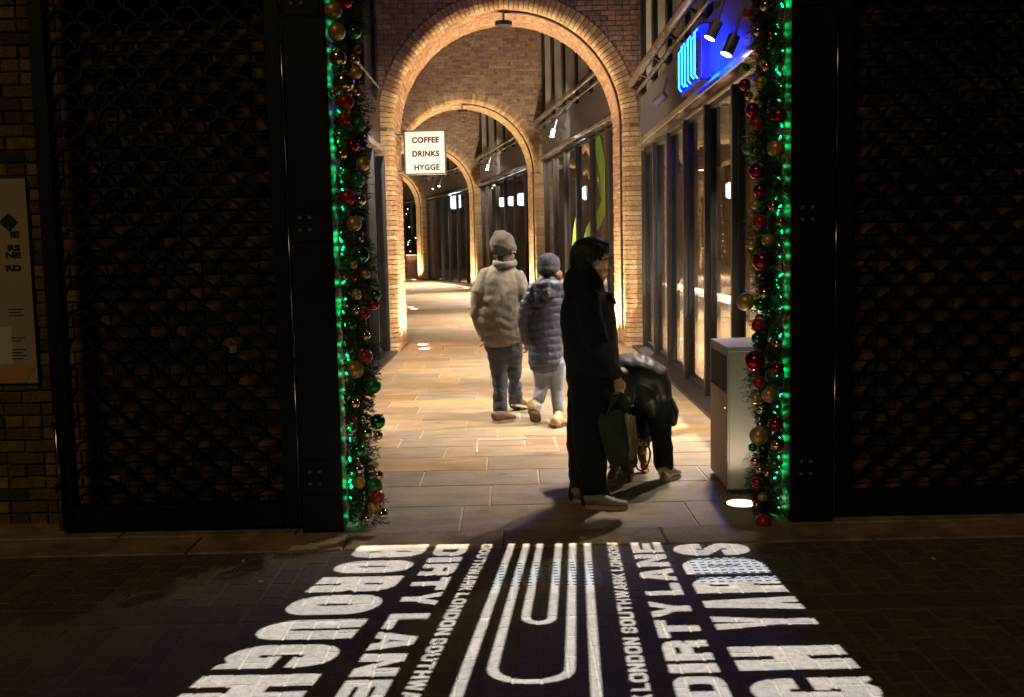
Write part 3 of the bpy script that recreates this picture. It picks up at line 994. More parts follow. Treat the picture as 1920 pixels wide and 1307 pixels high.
# ================================================================== FACADE WALLS BESIDE THE GATES
def facade(x0, x1, label, singles):
    t = empty('brick_wall', ((x0 + x1) / 2, 6.36, 0), 0, label, 'brick wall', 'brick walls beside the gateway')
    MB().box((x0, 6.365, 0.0), (x1, 6.72, 5.2)).build('mortar_core', 'dark_mortar', t, origin=t.location)
    rest = MB()
    n = 0
    k = 0
    while (k + 1) * BH < 3.6:
        z = (k + 0.5) * BH
        x = x0 - (0.5 * BL if k % 2 else 0)
        while x < x1:
            L_ = BL if k % 4 else BL / 2
            a, b = max(x, x0), min(x + L_, x1)
            if b - a > 0.05:
                c, l2, dy = (a + b) / 2, b - a - 0.01, random.uniform(-0.006, 0.006)
                if singles and singles[0] < c < singles[1] and z < 3.2 and n < 298:
                    child('brick', random.choice(BRICK_ME['street']), t, (c - t.location.x, 0.004 + dy, z), (random.uniform(-.012, .012), random.uniform(-.012, .012), random.uniform(-.012, .012)), (l2 / 0.214, 1, 1))
                    n += 1
                else:
                    rest.cbox((c - l2 / 2, 6.352 + dy, z - 0.0325), (c + l2 / 2, 6.38 + dy, z + 0.0325), 0.004)
            x += L_
        k += 1
    tag(rest.build('wall_bricks', 'street_brick', t, origin=t.location), kind='stuff')
    return t


facade(-4.3, -1.26, 'yellow brown brick wall behind the gate leaf beside the poster', (-3.1, -2.45))
facade(1.85, 4.3, 'unlit brick wall behind the gate leaf farther from the poster', None)

# ================================================================== GATE POSTS, LEAVES
def scale_mesh():
    r, th, dep = 0.0865, 0.013, 0.05
    mb = MB()
    n = 12
    vs = []
    for k in range(n + 1):
        a = PI * k / n
        for rr in (r, r - th):
            for y in (0, dep):
                vs.append((rr * math.cos(a), y, rr * math.sin(a)))
    fs = []
    for k in range(n):
        b, c = 4 * k, 4 * k + 4
        fs += [(b, c, c + 1, b + 1), (b + 2, b + 3, c + 3, c + 2), (b, b + 2, c + 2, c), (b + 1, c + 1, c + 3, b + 3)]
    fs += [(0, 1, 3, 2), (4 * n, 4 * n + 2, 4 * n + 3, 4 * n + 1)]
    return data_of(mb.add(vs, fs), 'scale', 'scale_steel')


SC_ME = scale_mesh()


def gate_leaf(x0, x1, label, hinge):
    t = empty('gate_leaf', ((x0 + x1) / 2, 6.12, 0), 0, label, 'gate', 'open gate leaves of the passage')
    ox = t.location.x
    H_ = 3.30
    st = 0.085
    for a, b in ((x0, x0 + st), (x1 - st, x1)):
        MB().cbox((a - ox, -0.03, 0.03), (b - ox, 0.07, H_), 0.004).build('stile', 'black_steel', t)
    MB().cbox((x0 + st + .001 - ox, -0.028, 0.03), (x1 - st - .001 - ox, 0.068, 0.165), 0.004).build('bottom_rail', 'black_steel', t)
    MB().cbox((x0 + st + .001 - ox, -0.028, H_ - 0.1), (x1 - st - .001 - ox, 0.068, H_), 0.004).build('top_rail', 'black_steel', t)
    a, b = x0 + st - ox, x1 - st - ox
    n = 7
    pitch = (b - a) / n
    rows = int((H_ - 0.28) / 0.0765)
    cnt = 0
    rest = MB()
    for k in range(rows):
        z = 0.168 + k * 0.0765
        odd = k % 2
        for c in range(n + (0 if odd == 0 else -1)):
            x = a + pitch * (c + 0.5 + 0.5 * odd)
            sxc = (pitch / 2 - 0.0005) / 0.0865
            child('scale', SC_ME, t, (x, -0.004 + random.uniform(-.003, .003), z), (random.uniform(-.03, .03), random.uniform(-.015, .015), random.uniform(-.05, .05)), (sxc, 1, 0.97))
            cnt += 1
    # added polished bars imitating the bright reflection along the jamb-side stile edge
    hx = (x1 + 0.012 if hinge > 0 else x0 - 0.012) - ox
    for z0, z1 in ((0.05, 1.02), (1.10, 1.88), (2.02, 2.95)):
        MB().tube([(hx, -0.045, z0), (hx, -0.045, z1)], 0.006, 8).build('glint_bar', 'shiny_steel', t, smooth=True)
    # drop bolt on the free side
    bxx = (x0 + 0.03 if hinge > 0 else x1 - 0.03) - ox
    MB().tube([(bxx, -0.06, 0.04), (bxx, -0.06, 0.72)], 0.010, 8).build('drop_bolt', 'shiny_steel', t, smooth=True)
    MB().tube([(bxx, -0.06, 0.34), (bxx - 0.09 * hinge, -0.07, 0.345)], 0.008, 6).build('bolt_handle', 'shiny_steel', t)
    for z in (0.30, 0.66):
        MB().cbox((bxx - 0.022, -0.075, z - 0.02), (bxx + 0.022, -0.0305, z + 0.02), 0.003).build('bolt_keeper', 'black_steel', t)
    return t


gate_leaf(-2.66, -1.262, 'open black gate leaf of fish-scale metalwork beside the poster', 1)
gate_leaf(1.862, 3.26, 'open black gate leaf of fish-scale metalwork farther from the poster', -1)
pad = MB()
t = empty('padlock', P(438, 652, 6.06), 0, 'small shiny padlock hanging on the fish-scale gate leaf', 'padlock')
MB().cbox((-0.022, -0.012, -0.03), (0.022, 0.012, 0.012), 0.004).build('body', 'cover_metal', t)
MB().tube([(0.016 * math.cos(a), 0, 0.012 + 0.024 * math.sin(a)) for a in [PI * k / 8 for k in range(9)]], 0.004, 6).build('shackle', 'shiny_steel', t, smooth=True)


def post(x0, x1, label):
    t = empty('gate_post', ((x0 + x1) / 2, 6.2, 0), 0, label, 'gate post', 'gate posts')
    ox = t.location.x
    MB().cbox((x0 - ox, -0.16, 0.008), (x1 - ox, 0.22, 3.7), 0.008).build('post', 'black_steel', t)
    for z in (0.33, 1.78, 3.02):
        MB().cbox((x0 + 0.02 - ox, -0.172, z - 0.10), (x1 - 0.03 - ox, -0.1605, z + 0.10), 0.003).build('hinge_plate', 'black_steel', t)
        for dx in (0.06, 0.115):
            for dz in (-0.035, 0.035):
                MB().tube([(x0 + dx - ox, -0.182, z + dz), (x0 + dx - ox, -0.1725, z + dz)], 0.010, 8).build('bolt', 'cover_metal', t)
    return t


post(-1.235, -0.995, 'black steel gate post between fish-scale leaf and garland, poster side')
post(1.585, 1.835, 'black steel gate post between garland and darker fish-scale leaf')
t = empty('gate_lintel', (0.3, 6.2, 3.7), 0, 'black steel beam across the top of the gateway', 'beam')
MB().cbox((-1.535, -0.16, 0.004), (1.535, 0.22, 0.35), 0.01).build('beam', 'black_steel', t)
t = empty('upper_wall', (0.3, 6.54, 4.06), 0, 'brick wall panel over the gateway beam', 'wall')
MB().box((-1.55, -0.17, 0.0), (1.545, 0.17, 1.1)).build('wall_panel', 'street_brick', t)

# ---- poster on the wall
pz0, pz1, px1 = 0.875, 2.085, -2.845
t = empty('poster', (px1 - 0.3, 6.34, pz0), 0, 'cream poster with black bold text and orange foot on the brick wall', 'poster')
W_ = 0.62
MB().box((-W_ / 2 - .01, -0.012, 0), (W_ / 2, -0.006, pz1 - pz0)).build('sheet', 'poster', t)
MB().prism([(-W_ / 2, 0.002), (W_ / 2 - 0.075, 0.002), (W_ / 2 - 0.01, 0.10), (-W_ / 2, 0.10)], 'y', -0.0145, -0.0125).build('orange_foot', 'poster_orange', t)
MB().box((-W_ / 2, -0.0142, 0.115), (W_ / 2 - 0.135, -0.0128, 0.34)).build('white_block', 'poster_white', t)
MB().prism([(W_ / 2 - 0.16, 0.965), (W_ / 2 - 0.11, 1.01), (W_ / 2 - 0.055, 0.955), (W_ / 2 - 0.11, 0.90), (W_ / 2 - 0.16, 0.945)], 'y', -0.0146, -0.0126).build('arrow', 'ink', t)
for s_, z in (('THE', 0.868), ('YARDS', 0.79), ('LINE', 0.748), ('YARD', 0.672)):
    s_ = {'THE': 'IE', 'YARDS': 'RS', 'LINE': 'NE', 'YARD': 'RD'}[s_]
    text('lettering', s_, 0.046, (W_ / 2 - 0.055, -0.0148, z), (PI / 2, 0, 0), 'ink', t, bold=0.0022, align='RIGHT', sx=1.5)
for k, (z, n) in enumerate(((0.44, 3), (0.27, 2), (0.20, 4))):
    for j in range(n):
        MB().box((W_ / 2 - 0.15, -0.0142, z - j * 0.018), (W_ / 2 - 0.06 - 0.02 * (j % 2), -0.0128, z + 0.005 - j * 0.018)).build('small_print', 'ink', t)


# ================================================================== GARLANDS
def bauble_mesh(m):
    mb = MB().ball((0, 0, 0), 1.0, 28, 18)
    return data_of(mb, 'bauble', m, smooth=True)


BM = {k: bauble_mesh(m) for k, m in (('g', 'bauble_gold'), ('G', 'bauble_gold_shiny'), ('r', 'bauble_red'), ('R', 'bauble_red_shiny'), ('n', 'bauble_green'), ('N', 'bauble_green_shiny'), ('s', 'bauble_silver'))}
CAP = data_of(MB().tube([(0, 0, 0.93), (0, 0, 1.14)], 0.2, 10), 'cap', 'bauble_cap')
BULB = data_of(MB().tube([(0, 0, -0.012), (0, 0, -0.006), (0, 0, 0.012), (0, 0, 0.018)], [0.002, 0.0036, 0.0036, 0.001], 8), 'bulb', 'green_led')
LB = []


def addb(lst, o, s, items):
    for x, y, r, c in items:
        lst.append((o[0] + x / s, o[1] + y / s, r / s, c))


addb(LB, (590, 0), 3.733, [(130, 75, 60, 'g'), (155, 222, 60, 'g'), (280, 225, 45, 'N'), (215, 15, 45, 'R'), (295, 350, 26, 'r'), (283, 420, 30, 'r'), (165, 405, 58, 'G'), (288, 508, 42, 'g'), (205, 575, 72, 'G'),
     (295, 648, 24, 'r'), (215, 715, 58, 'r'), (210, 832, 44, 'r'), (312, 872, 48, 'n'), (265, 1018, 44, 'R'), (190, 1080, 36, 'G'), (340, 1145, 48, 'g'), (300, 1265, 48, 'n'), (130, -60, 50, 'N'), (150, 950, 26, 'N'), (130, 650, 28, 'R')])
addb(LB, (620, 340), 3.733, [(118, 112, 55, 'r'), (210, 130, 37, 'r'), (165, 297, 52, 'g'), (210, 410, 20, 'R'), (215, 515, 56, 'N'), (245, 650, 32, 'g'), (160, 585, 26, 'g'), (100, 675, 22, 'R'), (155, 680, 20, 'R'),
     (180, 795, 36, 'g'), (315, 795, 37, 'N'), (300, 860, 38, 'R'), (235, 925, 38, 'r'), (175, 905, 30, 'G'), (140, 1005, 36, 'N'), (245, 1080, 32, 'R'), (245, 1225, 50, 'r')])
addb(LB, (620, 660), 3.63, [(165, 120, 58, 'g'), (290, 230, 55, 'n'), (160, 350, 38, 'G'), (155, 465, 20, 'R'), (320, 475, 52, 'N'), (245, 550, 38, 'G'), (325, 568, 32, 'r'), (190, 670, 50, 'N'), (310, 765, 22, 'g'),
     (190, 800, 38, 'G'), (325, 840, 36, 'R'), (195, 890, 40, 'g'), (300, 910, 55, 'n'), (320, 985, 48, 'r'), (290, 1055, 38, 'g'), (250, 1135, 36, 's'), (355, 1105, 42, 's')])
RB = []
addb(RB, (1360, 0), 3.843, [(160, 100, 34, 'r'), (235, 225, 32, 'r'), (290, 40, 40, 'G'), (320, 330, 30, 'N'), (240, 370, 26, 'R'), (255, 590, 40, 's'), (140, 610, 42, 'R'), (170, 690, 30, 'R'), (195, 790, 50, 'R'), (225, 890, 46, 'r'),
     (385, 830, 55, 'R'), (365, 1070, 60, 'g'), (165, 1070, 42, 'n'), (225, 1235, 55, 'R'), (150, 490, 28, 'N'), (300, 480, 34, 'r')])
RB = [b if b[3] != 's' else (b[0], b[1], b[2], 'g') for b in RB]
addb(RB, (1380, 300), 3.44, [(155, 195, 44, 'R'), (125, 290, 30, 'g'), (155, 400, 50, 'r'), (290, 400, 30, 'R'), (205, 520, 40, 'g'), (100, 545, 30, 'g'), (170, 650, 65, 'R'), (62, 915, 58, 'g'), (185, 860, 40, 'G'),
     (160, 930, 42, 'N'), (215, 985, 36, 'N'), (145, 1065, 45, 'r'), (270, 1095, 30, 'N'), (265, 1185, 32, 'G'), (140, 1150, 40, 'N'), (240, 300, 30, 'G')])
addb(RB, (1360, 640), 3.44, [(190, 125, 65, 'R'), (335, 175, 40, 'R'), (215, 265, 40, 'r'), (282, 345, 48, 'g'), (195, 370, 35, 'g'), (235, 440, 30, 'r'), (325, 530, 48, 'R'), (225, 540, 26, 's'), (215, 610, 60, 'g'),
     (335, 670, 42, 'G'), (175, 685, 28, 'N'), (195, 775, 35, 'G'), (225, 830, 28, 'G'), (275, 855, 25, 'R'), (205, 910, 35, 'R'), (240, 1005, 30, 'g'), (205, 1055, 28, 's'), (245, 1165, 50, 'r')])


for lst in (LB, RB):
    for k in range(len(lst)):
        if lst[k][3] in 'rR' and lst[k][2] < 10 and k % 2: lst[k] = lst[k][:3] + ('G',)


def garland(xe, inward, items, label, Yg=6.12):
    """xe: post edge; inward: +1 if the opening lies at +x"""
    t = empty('garland', (xe, Yg, 0.0), 0, label, 'garland', 'Christmas garlands on the gate posts')
    o_ = Vector(t.location)
    s = inward
    # rope stem
    pts = [(s * (0.10 + 0.02 * math.sin(k * 1.1)), 0.06 + 0.02 * math.cos(k * 0.9), 0.05 + k * 0.12) for k in range(30)]
    MB().tube(pts, 0.014, 6).build('stem', 'twig', t)
    # needles
    nd = MB()
    for k in range(5400):
        z = random.uniform(0.03, 3.5)
        a = random.uniform(0, 2 * PI)
        base = Vector((s * (0.09 + 0.02 * math.sin(z * 9)), 0.06, z))
        dr = Vector((math.cos(a), math.sin(a) * 0.8, random.uniform(-0.75, 0.35))).normalized()
        ln = random.uniform(0.06, 0.15)
        lim = 0.108 + 0.035 * math.sin(z * 13 + (1 if s > 0 else 4))
        tip = base + dr * min(ln, lim)
        if s * tip.x < 0.004: continue
        for j in range(9):
            f = 0.25 + 0.75 * j / 8
            q = base + (tip - base) * f
            dv = (dr * 0.8 + Vector((random.uniform(-1, 1), random.uniform(-1, 1), random.uniform(-1, 1))) * 0.75).normalized() * random.uniform(0.014, 0.028)
            sd = dv.cross(Vector((random.uniform(-1, 1), random.uniform(-1, 1), random.uniform(-1, 1)))).normalized() * 0.0034
            if s * (q + dv).x < 0.003: continue
            nd.add([q - sd, q + sd, q + dv], [(0, 1, 2)])
    for k in range(1500):
        z = random.uniform(0.03, 3.5)
        if math.sin(z * 17 + s) + math.sin(z * 41) < -0.55: continue
        q = Vector((s * random.uniform(0.006, 0.045), random.uniform(-0.02, 0.16), z))
        for j in range(6):
            dv = Vector((s * random.uniform(-0.1, 1), random.uniform(-1, 0.6), random.uniform(-1, 1))).normalized() * random.uniform(0.02, 0.036)
            sd = dv.cross(Vector((random.uniform(-1, 1), random.uniform(-1, 1), random.uniform(-1, 1)))).normalized() * 0.0034
            if s * (q + dv).x < 0.003: continue
            nd.add([q - sd, q + sd, q + dv], [(0, 1, 2)])
    o = mesh('needles', nd.v, nd.f, 'needle', t, kind='stuff')
    # green light rope twisted on the post face
    zz, bulbs = 0.05, []
    while zz < 3.45:
        bulbs.append((s * random.uniform(0.010, 0.03), random.uniform(0.06, 0.17), zz))
        zz += random.choice((0.035, 0.05, 0.07, 0.11))
    MB().tube([(s * 0.006, q_[1], q_[2]) for q_ in bulbs], 0.0035, 5).build('light_cable', 'cable', t)
    for q_ in bulbs:
        child('bulb', BULB, t, q_, (random.uniform(-1, 1), random.uniform(-1, 1), 0))
    for (u, v, r, c) in items:
        rr = r * 0.00306
        dist = abs(P(u, v, Yg).x - xe)
        yb = Yg - 0.09 - random.uniform(0.0, 0.05) - rr * 0.4 + 0.25 * max(0, dist - 0.12)
        p = P(u, v, yb)
        b = child('bauble', BM[c], t, p - o_, (random.uniform(-.7, .7), random.uniform(-.7, .7), random.uniform(0, 6)), (rr, rr, rr))
        child('cap', CAP, b)
    return t


garland(-0.990, 1, LB, 'evergreen garland of baubles on the poster-side post, lit green along its edge')
garland(1.580, -1, RB, 'evergreen garland of baubles beside the bin, lit green along its edge')

# ================================================================== LITTER BIN, NEAR UPLIGHT
c0, c1 = G(1366, 927), G(1334, 886)
ang = math.atan2(-(c1 - c0).x, (c1 - c0).y)
dlen = (c1 - c0).length
t = empty('litter_bin', c0, ang, 'tall metal litter bin with dark slot and wooden side panel', 'litter bin')
HB, WB = 0.955, 0.46
MB().cbox((0.003, 0.0, 0.03), (WB, dlen, HB - 0.03), 0.004).build('casing', 'bin_steel', t)
MB().cbox((-0.006, -0.006, HB - 0.0295), (WB + 0.006, dlen + 0.006, HB), 0.004).build('lid', 'bin_steel', t)
MB().box((0.02, 0.02, 0.0), (WB - 0.02, dlen - 0.02, 0.029)).build('plinth', 'black_steel', t)
f = MB()
f.box((-0.006, 0.0, 0.03), (0.002, 0.025, HB - 0.031)).box((-0.006, dlen - 0.025, 0.03), (0.002, dlen, HB - 0.031)).box((-0.006, 0.0255, HB - 0.06), (0.002, dlen - 0.0255, HB - 0.031))
f.build('door_frame', 'bin_steel', t)
MB().box((-0.003, 0.026, HB - 0.29), (0.002, dlen - 0.026, HB - 0.061)).build('slot', 'black_void', t)
n = 9
for k in range(n):
    y0 = 0.027 + (dlen - 0.054) * k / n
    MB().cbox((-0.010, y0 + 0.001, 0.034), (0.002, y0 + (dlen - 0.054) / n - 0.001, HB - 0.30), 0.002).build('wood_slat', 'bin_wood', t)
MB().tube([(-0.018, 0.05, 0.56), (-0.0105, 0.05, 0.56)], 0.009, 8).build('lock', 'shiny_steel', t)

p = G(1390, 945)
u = empty('recessed_uplight', p, 0, 'bright recessed floor uplight in front of the bin', 'uplight', 'floor uplights')
MB().tube([(0, 0, 0.0035), (0, 0, 0.005)], 0.105, 28).build('bezel', 'rail_steel', u)
MB().tube([(0, 0, 0.0055), (0, 0, 0.007)], 0.09, 28).build('lens', 'uplight_lens', u)
spot('uplight_beam', (0, 0, 0.015), (0.06, 0.10, 1), 8, WARM2, R(130), 0.8, 0.06, u)


# ================================================================== PEOPLE AND DOG
def solid(mb, voxel, sm=3, fac=0.5, disp=None):
    """fuse overlapping closed shells into one continuous surface"""
    me = bpy.data.meshes.new('tmp')
    me.from_pydata([tuple(v) for v in mb.v], [], mb.f)
    b = bmesh.new()
    b.from_mesh(me)
    bmesh.ops.recalc_face_normals(b, faces=b.faces)
    b.to_mesh(me)
    b.free()
    o = bpy.data.objects.new('tmp', me)
    COL.objects.link(o)
    m = o.modifiers.new('r', 'REMESH')
    m.mode = 'VOXEL'
    m.voxel_size = voxel
    if sm:
        m = o.modifiers.new('s', 'SMOOTH')
        m.factor, m.iterations = fac, sm
    r = bpy.data.meshes.new_from_object(o.evaluated_get(bpy.context.evaluated_depsgraph_get()))
    bpy.data.objects.remove(o)
    if disp:
        r.update()
        nr = [v.normal.copy() for v in r.vertices]
        for v, n_ in zip(r.vertices, nr):
            v.co += n_ * disp(v.co)
    r.polygons.foreach_set('use_smooth', [True] * len(r.polygons))
    return r


def fuse(name, mb, m, parent, voxel=0.012, sm=3, disp=None, origin=None):
    me = solid(mb, voxel, sm, 0.5, disp)
    me.name = name
    me.materials.clear()
    me.materials.append(MATS[m])
    for v in me.vertices:
        v.co -= Vector(parent.location)
    return link(bpy.data.objects.new(name, me), parent)


def limb(mb, pts, rad, n=14, ref=None):
    """closed limb with rounded ends through points; radii may be (a, b)"""
    pts = [Vector(p) for p in pts]
    def first(r): return r if isinstance(r, (tuple, list)) else (r, r)
    P_, R_ = [], []
    d0 = (pts[0] - pts[1]).normalized()
    d1 = (pts[-1] - pts[-2]).normalized()
    r0, r1 = first(rad[0]), first(rad[-1])
    for k in (0.97, 0.75, 0.4):
        P_.append(pts[0] + d0 * min(r0) * k * 0.8)
        R_.append(tuple(q * math.sqrt(1 - k * k) for q in r0))
    # smooth the polyline a little
    for i in range(len(pts)):
        P_.append(pts[i])
        R_.append(first(rad[i]))
        if i < len(pts) - 1:
            P_.append((pts[i] + pts[i + 1]) / 2)
            a, b = first(rad[i]), first(rad[i + 1])
            R_.append(((a[0] + b[0]) / 2, (a[1] + b[1]) / 2))
    for k in (0.4, 0.75, 0.97):
        P_.append(pts[-1] + d1 * min(r1) * k * 0.8)
        R_.append(tuple(q * math.sqrt(1 - k * k) for q in r1))
    mb.tube(P_, R_, n, ref=ref)
    return mb


def wrinkle(amp, sc1, st=(1, 1, 1), folds=0.0, fs=9.0):
    def f(co):
        q = Vector((co.x * st[0], co.y * st[1], co.z * st[2]))
        v = noise.noise(q * sc1) * amp + noise.noise(q * sc1 * 2.7) * amp * 0.45
        if folds:
            v += folds * math.sin(co.z * fs * 2 * PI + 3 * noise.noise(q * 4))
        return v
    return f


def head(mb, c, r, face, tilt=0.0):
    """skull, jaw, nose, ears; face = unit vector the person looks along"""
    f = Vector(face).normalized()
    up = Vector((0, 0, 1))
    sd = f.cross(up).normalized()
    up = sd.cross(f).normalized()
    M = Matrix((f, sd, up)).transposed().to_4x4()
    c = Vector(c)
    mb.ball(c + up * r * 0.18, (r * 0.98, r * 0.78, r * 0.98), 16, 12, M)
    mb.ball(c + f * r * 0.28 - up * r * 0.45, (r * 0.60, r * 0.56, r * 0.72), 14, 10, M)
    mb.ball(c + f * r * 0.62 - up * r * 0.98, (r * 0.22, r * 0.26, r * 0.20), 10, 8, M)
    limb(mb, [c + f * r * 0.90 + up * r * 0.10, c + f * r * 1.04 - up * r * 0.18, c + f * r * 1.14 - up * r * 0.36], [r * 0.09, r * 0.11, r * 0.13], 8)
    mb.ball(c + f * r * 0.88 - up * r * 0.62, (r * 0.13, r * 0.24, r * 0.075), 8, 6, M)
    mb.ball(c + f * r * 0.86 - up * r * 0.74, (r * 0.13, r * 0.21, r * 0.075), 8, 6, M)
    mb.ball(c + f * r * 0.84 + up * r * 0.20, (r * 0.16, r * 0.55, r * 0.12), 10, 6, M)
    for s_ in (-1, 1):
        mb.ball(c - f * r * 0.02 + sd * s_ * r * 0.80 - up * r * 0.08, (r * 0.20, r * 0.09, r * 0.32), 8, 6, M)
        mb.ball(c + f * r * 0.76 + sd * s_ * r * 0.32 + up * r * 0.02, (r * 0.13, r * 0.14, r * 0.09), 8, 6, M)
    return f, sd, up


def hand(mb, wrist, d, side, k=1.0, curl=0.6):
    """palm and five separate bent fingers. d = direction of the hand, side = palm width direction, fingers curl towards d x side"""
    d, side = Vector(d).normalized(), Vector(side).normalized()
    nrm = d.cross(side).normalized()
    w0 = Vector(wrist)
    limb(mb, [w0, w0 + d * 0.05 * k, w0 + d * 0.085 * k], [(0.026 * k, 0.019 * k), (0.038 * k, 0.016 * k), (0.038 * k, 0.014 * k)], 12, ref=side)
    for j, (o_, ln) in enumerate(((-0.030, 0.070), (-0.010, 0.080), (0.010, 0.075), (0.029, 0.058))):
        b = w0 + d * 0.085 * k + side * o_ * k
        d1 = (d * math.cos(curl) + nrm * math.sin(curl)).normalized()
        d2 = (d * math.cos(curl * 2.2) + nrm * math.sin(curl * 2.2)).normalized()
        p1 = b + d1 * ln * 0.45 * k
        p2 = p1 + d2 * ln * 0.35 * k
        d3 = (d * math.cos(curl * 3.1) + nrm * math.sin(curl * 3.1)).normalized()
        limb(mb, [b - d * 0.01, p1, p2, p2 + d3 * ln * 0.25 * k], [0.0095 * k, 0.009 * k, 0.0083 * k, 0.0073 * k], 8)
    b = w0 + d * 0.03 * k - side * 0.03 * k
    p1 = b + (d * 0.7 - side * 0.6 + nrm * 0.4).normalized() * 0.035 * k
    limb(mb, [b, p1, p1 + (d * 0.8 - side * 0.1 + nrm * 0.6).normalized() * 0.035 * k], [0.013 * k, 0.0105 * k, 0.009 * k], 8)


def shoe(name, parent, heel, toe, up=(0, 0, 1), w_=0.045, h=0.07, m='white_shoe', sole='pale_sole', boot=0.0, ankle=None):
    heel, toe, up = Vector(heel), Vector(toe), Vector(up).normalized()
    d = (toe - heel)
    L_ = d.length
    d.normalize()
    sd = d.cross(up).normalized()
    up = sd.cross(d).normalized()
    mb = MB()
    prof = [(0.0, 0.75, 0.85), (0.08, 0.9, 1.0), (0.3, 0.85, 1.0), (0.5, 0.95, 0.82), (0.72, 1.08, 0.62), (0.9, 0.92, 0.5), (0.99, 0.5, 0.35)]
    P_ = [heel + d * L_ * a + up * (h * c * 0.5 + 0.012) for a, b, c in prof]
    mb.tube(P_, [(h * c * 0.5, w_ * b) for a, b, c in prof], 14, ref=up)
    if boot:
        a_ = Vector(ankle) if ankle else heel + d * L_ * 0.2 + up * boot
        limb(mb, [heel + d * L_ * 0.22 + up * h * 0.4, a_], [(w_ * 1.05), (w_ * 0.98)], 14)
    o = fuse(name, mb, m, parent, 0.008, 3, wrinkle(0.003, 18))
    s2 = MB()
    pts = []
    n = 14
    outl = [(0.02, 0.55), (0.0, 0.0), (0.02, -0.55), (0.2, -0.85), (0.5, -0.85), (0.72, -1.05), (0.9, -0.85), (1.0, -0.2), (1.0, 0.2), (0.9, 0.85), (0.72, 1.05), (0.5, 0.9), (0.2, 0.85)]
    lo = [heel + d * L_ * a + sd * w_ * b * 1.03 for a, b in outl]
    hi = [q + up * 0.022 for q in lo]
    n = len(lo)
    s2.add(lo + hi, [tuple(range(n)), tuple(range(2 * n - 1, n - 1, -1))] + [(i, (i + 1) % n, (i + 1) % n + n, i + n) for i in range(n)])
    s2.build('sole', sole, o, origin=Vector(parent.location))
    return o


# ---------------------------------------------------------------- man in beige quilted jacket, walking away
Y0 = 9.95
k_ = Y0 / FPX
foot = G(940, 792)
t = empty('person', (foot.x, foot.y, 0), 0, 'person in beige jacket and grey knit beanie walking away down the passage', 'person', 'people in the passage')
q = lambda u, v, dy=0.0: P(u, v, Y0 + dy)
hc = q(945, 466, -0.02)
b = MB()
head(b, hc, 0.105, (0.86, 0.50, -0.02))
limb(b, [q(945, 490), q(944, 515)], [0.058, 0.065])
limb(b, [q(943, 515), q(940, 560), q(941, 610), q(943, 650)], [(0.14, 0.08), (0.15, 0.09), (0.14, 0.09), (0.14, 0.10)], ref=(1, 0, 0))
limb(b, [q(928, 645), q(932, 660), q(938, 712, .02), q(938, 752, 0.01), q(938, 783, 0.0)], [0.07, 0.066, 0.05, 0.045, 0.036])
limb(b, [q(958, 645), q(960, 662, .05), q(964, 705, .22), q(966, 738, .37), q(967, 760, .49)], [0.07, 0.066, 0.05, 0.045, 0.036])
limb(b, [q(916, 528), q(900, 575), q(905, 625, 0.1)], [0.05, 0.042, 0.034])
limb(b, [q(966, 530), q(981, 575), q(974, 622, 0.12)], [0.05, 0.042, 0.034])
hand(b, q(974, 620, 0.12), (-0.35, 0.3, -0.9), (0.3, 0.9, 0.2), 0.95)
hand(b, q(905, 625, 0.1), (0.15, 0.3, -0.9), (0.3, -0.9, 0.2), 0.95)
fuse('body', b, 'skin', t, 0.0085, 2)
j = MB()
limb(j, [q(945, 503), q(940, 524), q(936, 560), q(938, 600), q(945, 634)], [(0.115, 0.10), (0.205, 0.135), (0.235, 0.165), (0.235, 0.17), (0.205, 0.155)], 22, ref=(1, 0, 0))
limb(j, [q(914, 516), q(902, 548, -.02), q(899, 590), q(908, 622, 0.08)], [0.085, 0.095, 0.085, 0.07], 16)
limb(j, [q(968, 518), q(980, 552, -.03), q(981, 590, 0.02), q(972, 616, 0.12)], [0.08, 0.085, 0.075, 0.06], 16)


def quilt(co):
    a = noise.noise(Vector((co.x * 9, co.y * 9, co.z * 5))) * 0.012
    s_ = abs(math.sin(co.z * 26 + 3.0 * noise.noise(Vector((co.x * 7, co.y * 7, co.z * 3)))))
    low = max(0, min(1, (1.35 - co.z) / 0.35))
    return a * 0.55 + (0.006 * s_ - 0.003) * low + noise.noise(co * 22) * 0.003


fuse('jacket', j, 'beige_cloth', t, 0.010, 2, quilt)
c = MB()
pts = [hc + Vector((0.0, 0.0, -0.135)) + Vector((0.100 * math.cos(a), 0.09 * math.sin(a) - 0.01, 0.012 * math.sin(a))) for a in [2 * PI * k / 18 for k in range(19)]]
c.tube(pts, [(0.032, 0.016)] * 19, 10, ref=(0, 0, 1))
limb(c, [q(942, 514), q(943, 503)], [(0.125, 0.10), (0.10, 0.086)], 16, ref=(1, 0, 0))
fuse('collar', c, 'beige_cloth', t, 0.009, 2, wrinkle(0.008, 12))
s_ = MB()
limb(s_, [q(944, 500, -.005), q(947, 488, -.01), q(949, 478, -.01)], [(0.086, 0.078), (0.080, 0.074), (0.072, 0.068)], 16, ref=(1, 0, 0))
fuse('scarf', s_, 'grey_knit', t, 0.009, 2, wrinkle(0.010, 14))
h_ = MB()
h_.ball(hc + Vector((-0.012, -0.01, 0.052)), (0.118, 0.108, 0.105), 18, 12)
limb(h_, [hc + Vector((-0.03, -0.015, 0.11)), hc + Vector((-0.062, -0.02, 0.125))], [0.07, 0.045])
h_.ball(hc + Vector((-0.022, -0.016, 0.006)), (0.104, 0.100, 0.078), 18, 12)
pts = [hc + Vector((0.114 * math.cos(a) - 0.006, 0.104 * math.sin(a) - 0.006, 0.022 - 0.018 * math.cos(a))) for a in [2 * PI * k / 20 for k in range(21)]]
h_.tube(pts, [(0.034, 0.014)] * 21, 8, ref=(0, 0, 1))
fuse('beanie', h_, 'grey_knit', t, 0.008, 2, wrinkle(0.006, 16))
tr = MB()
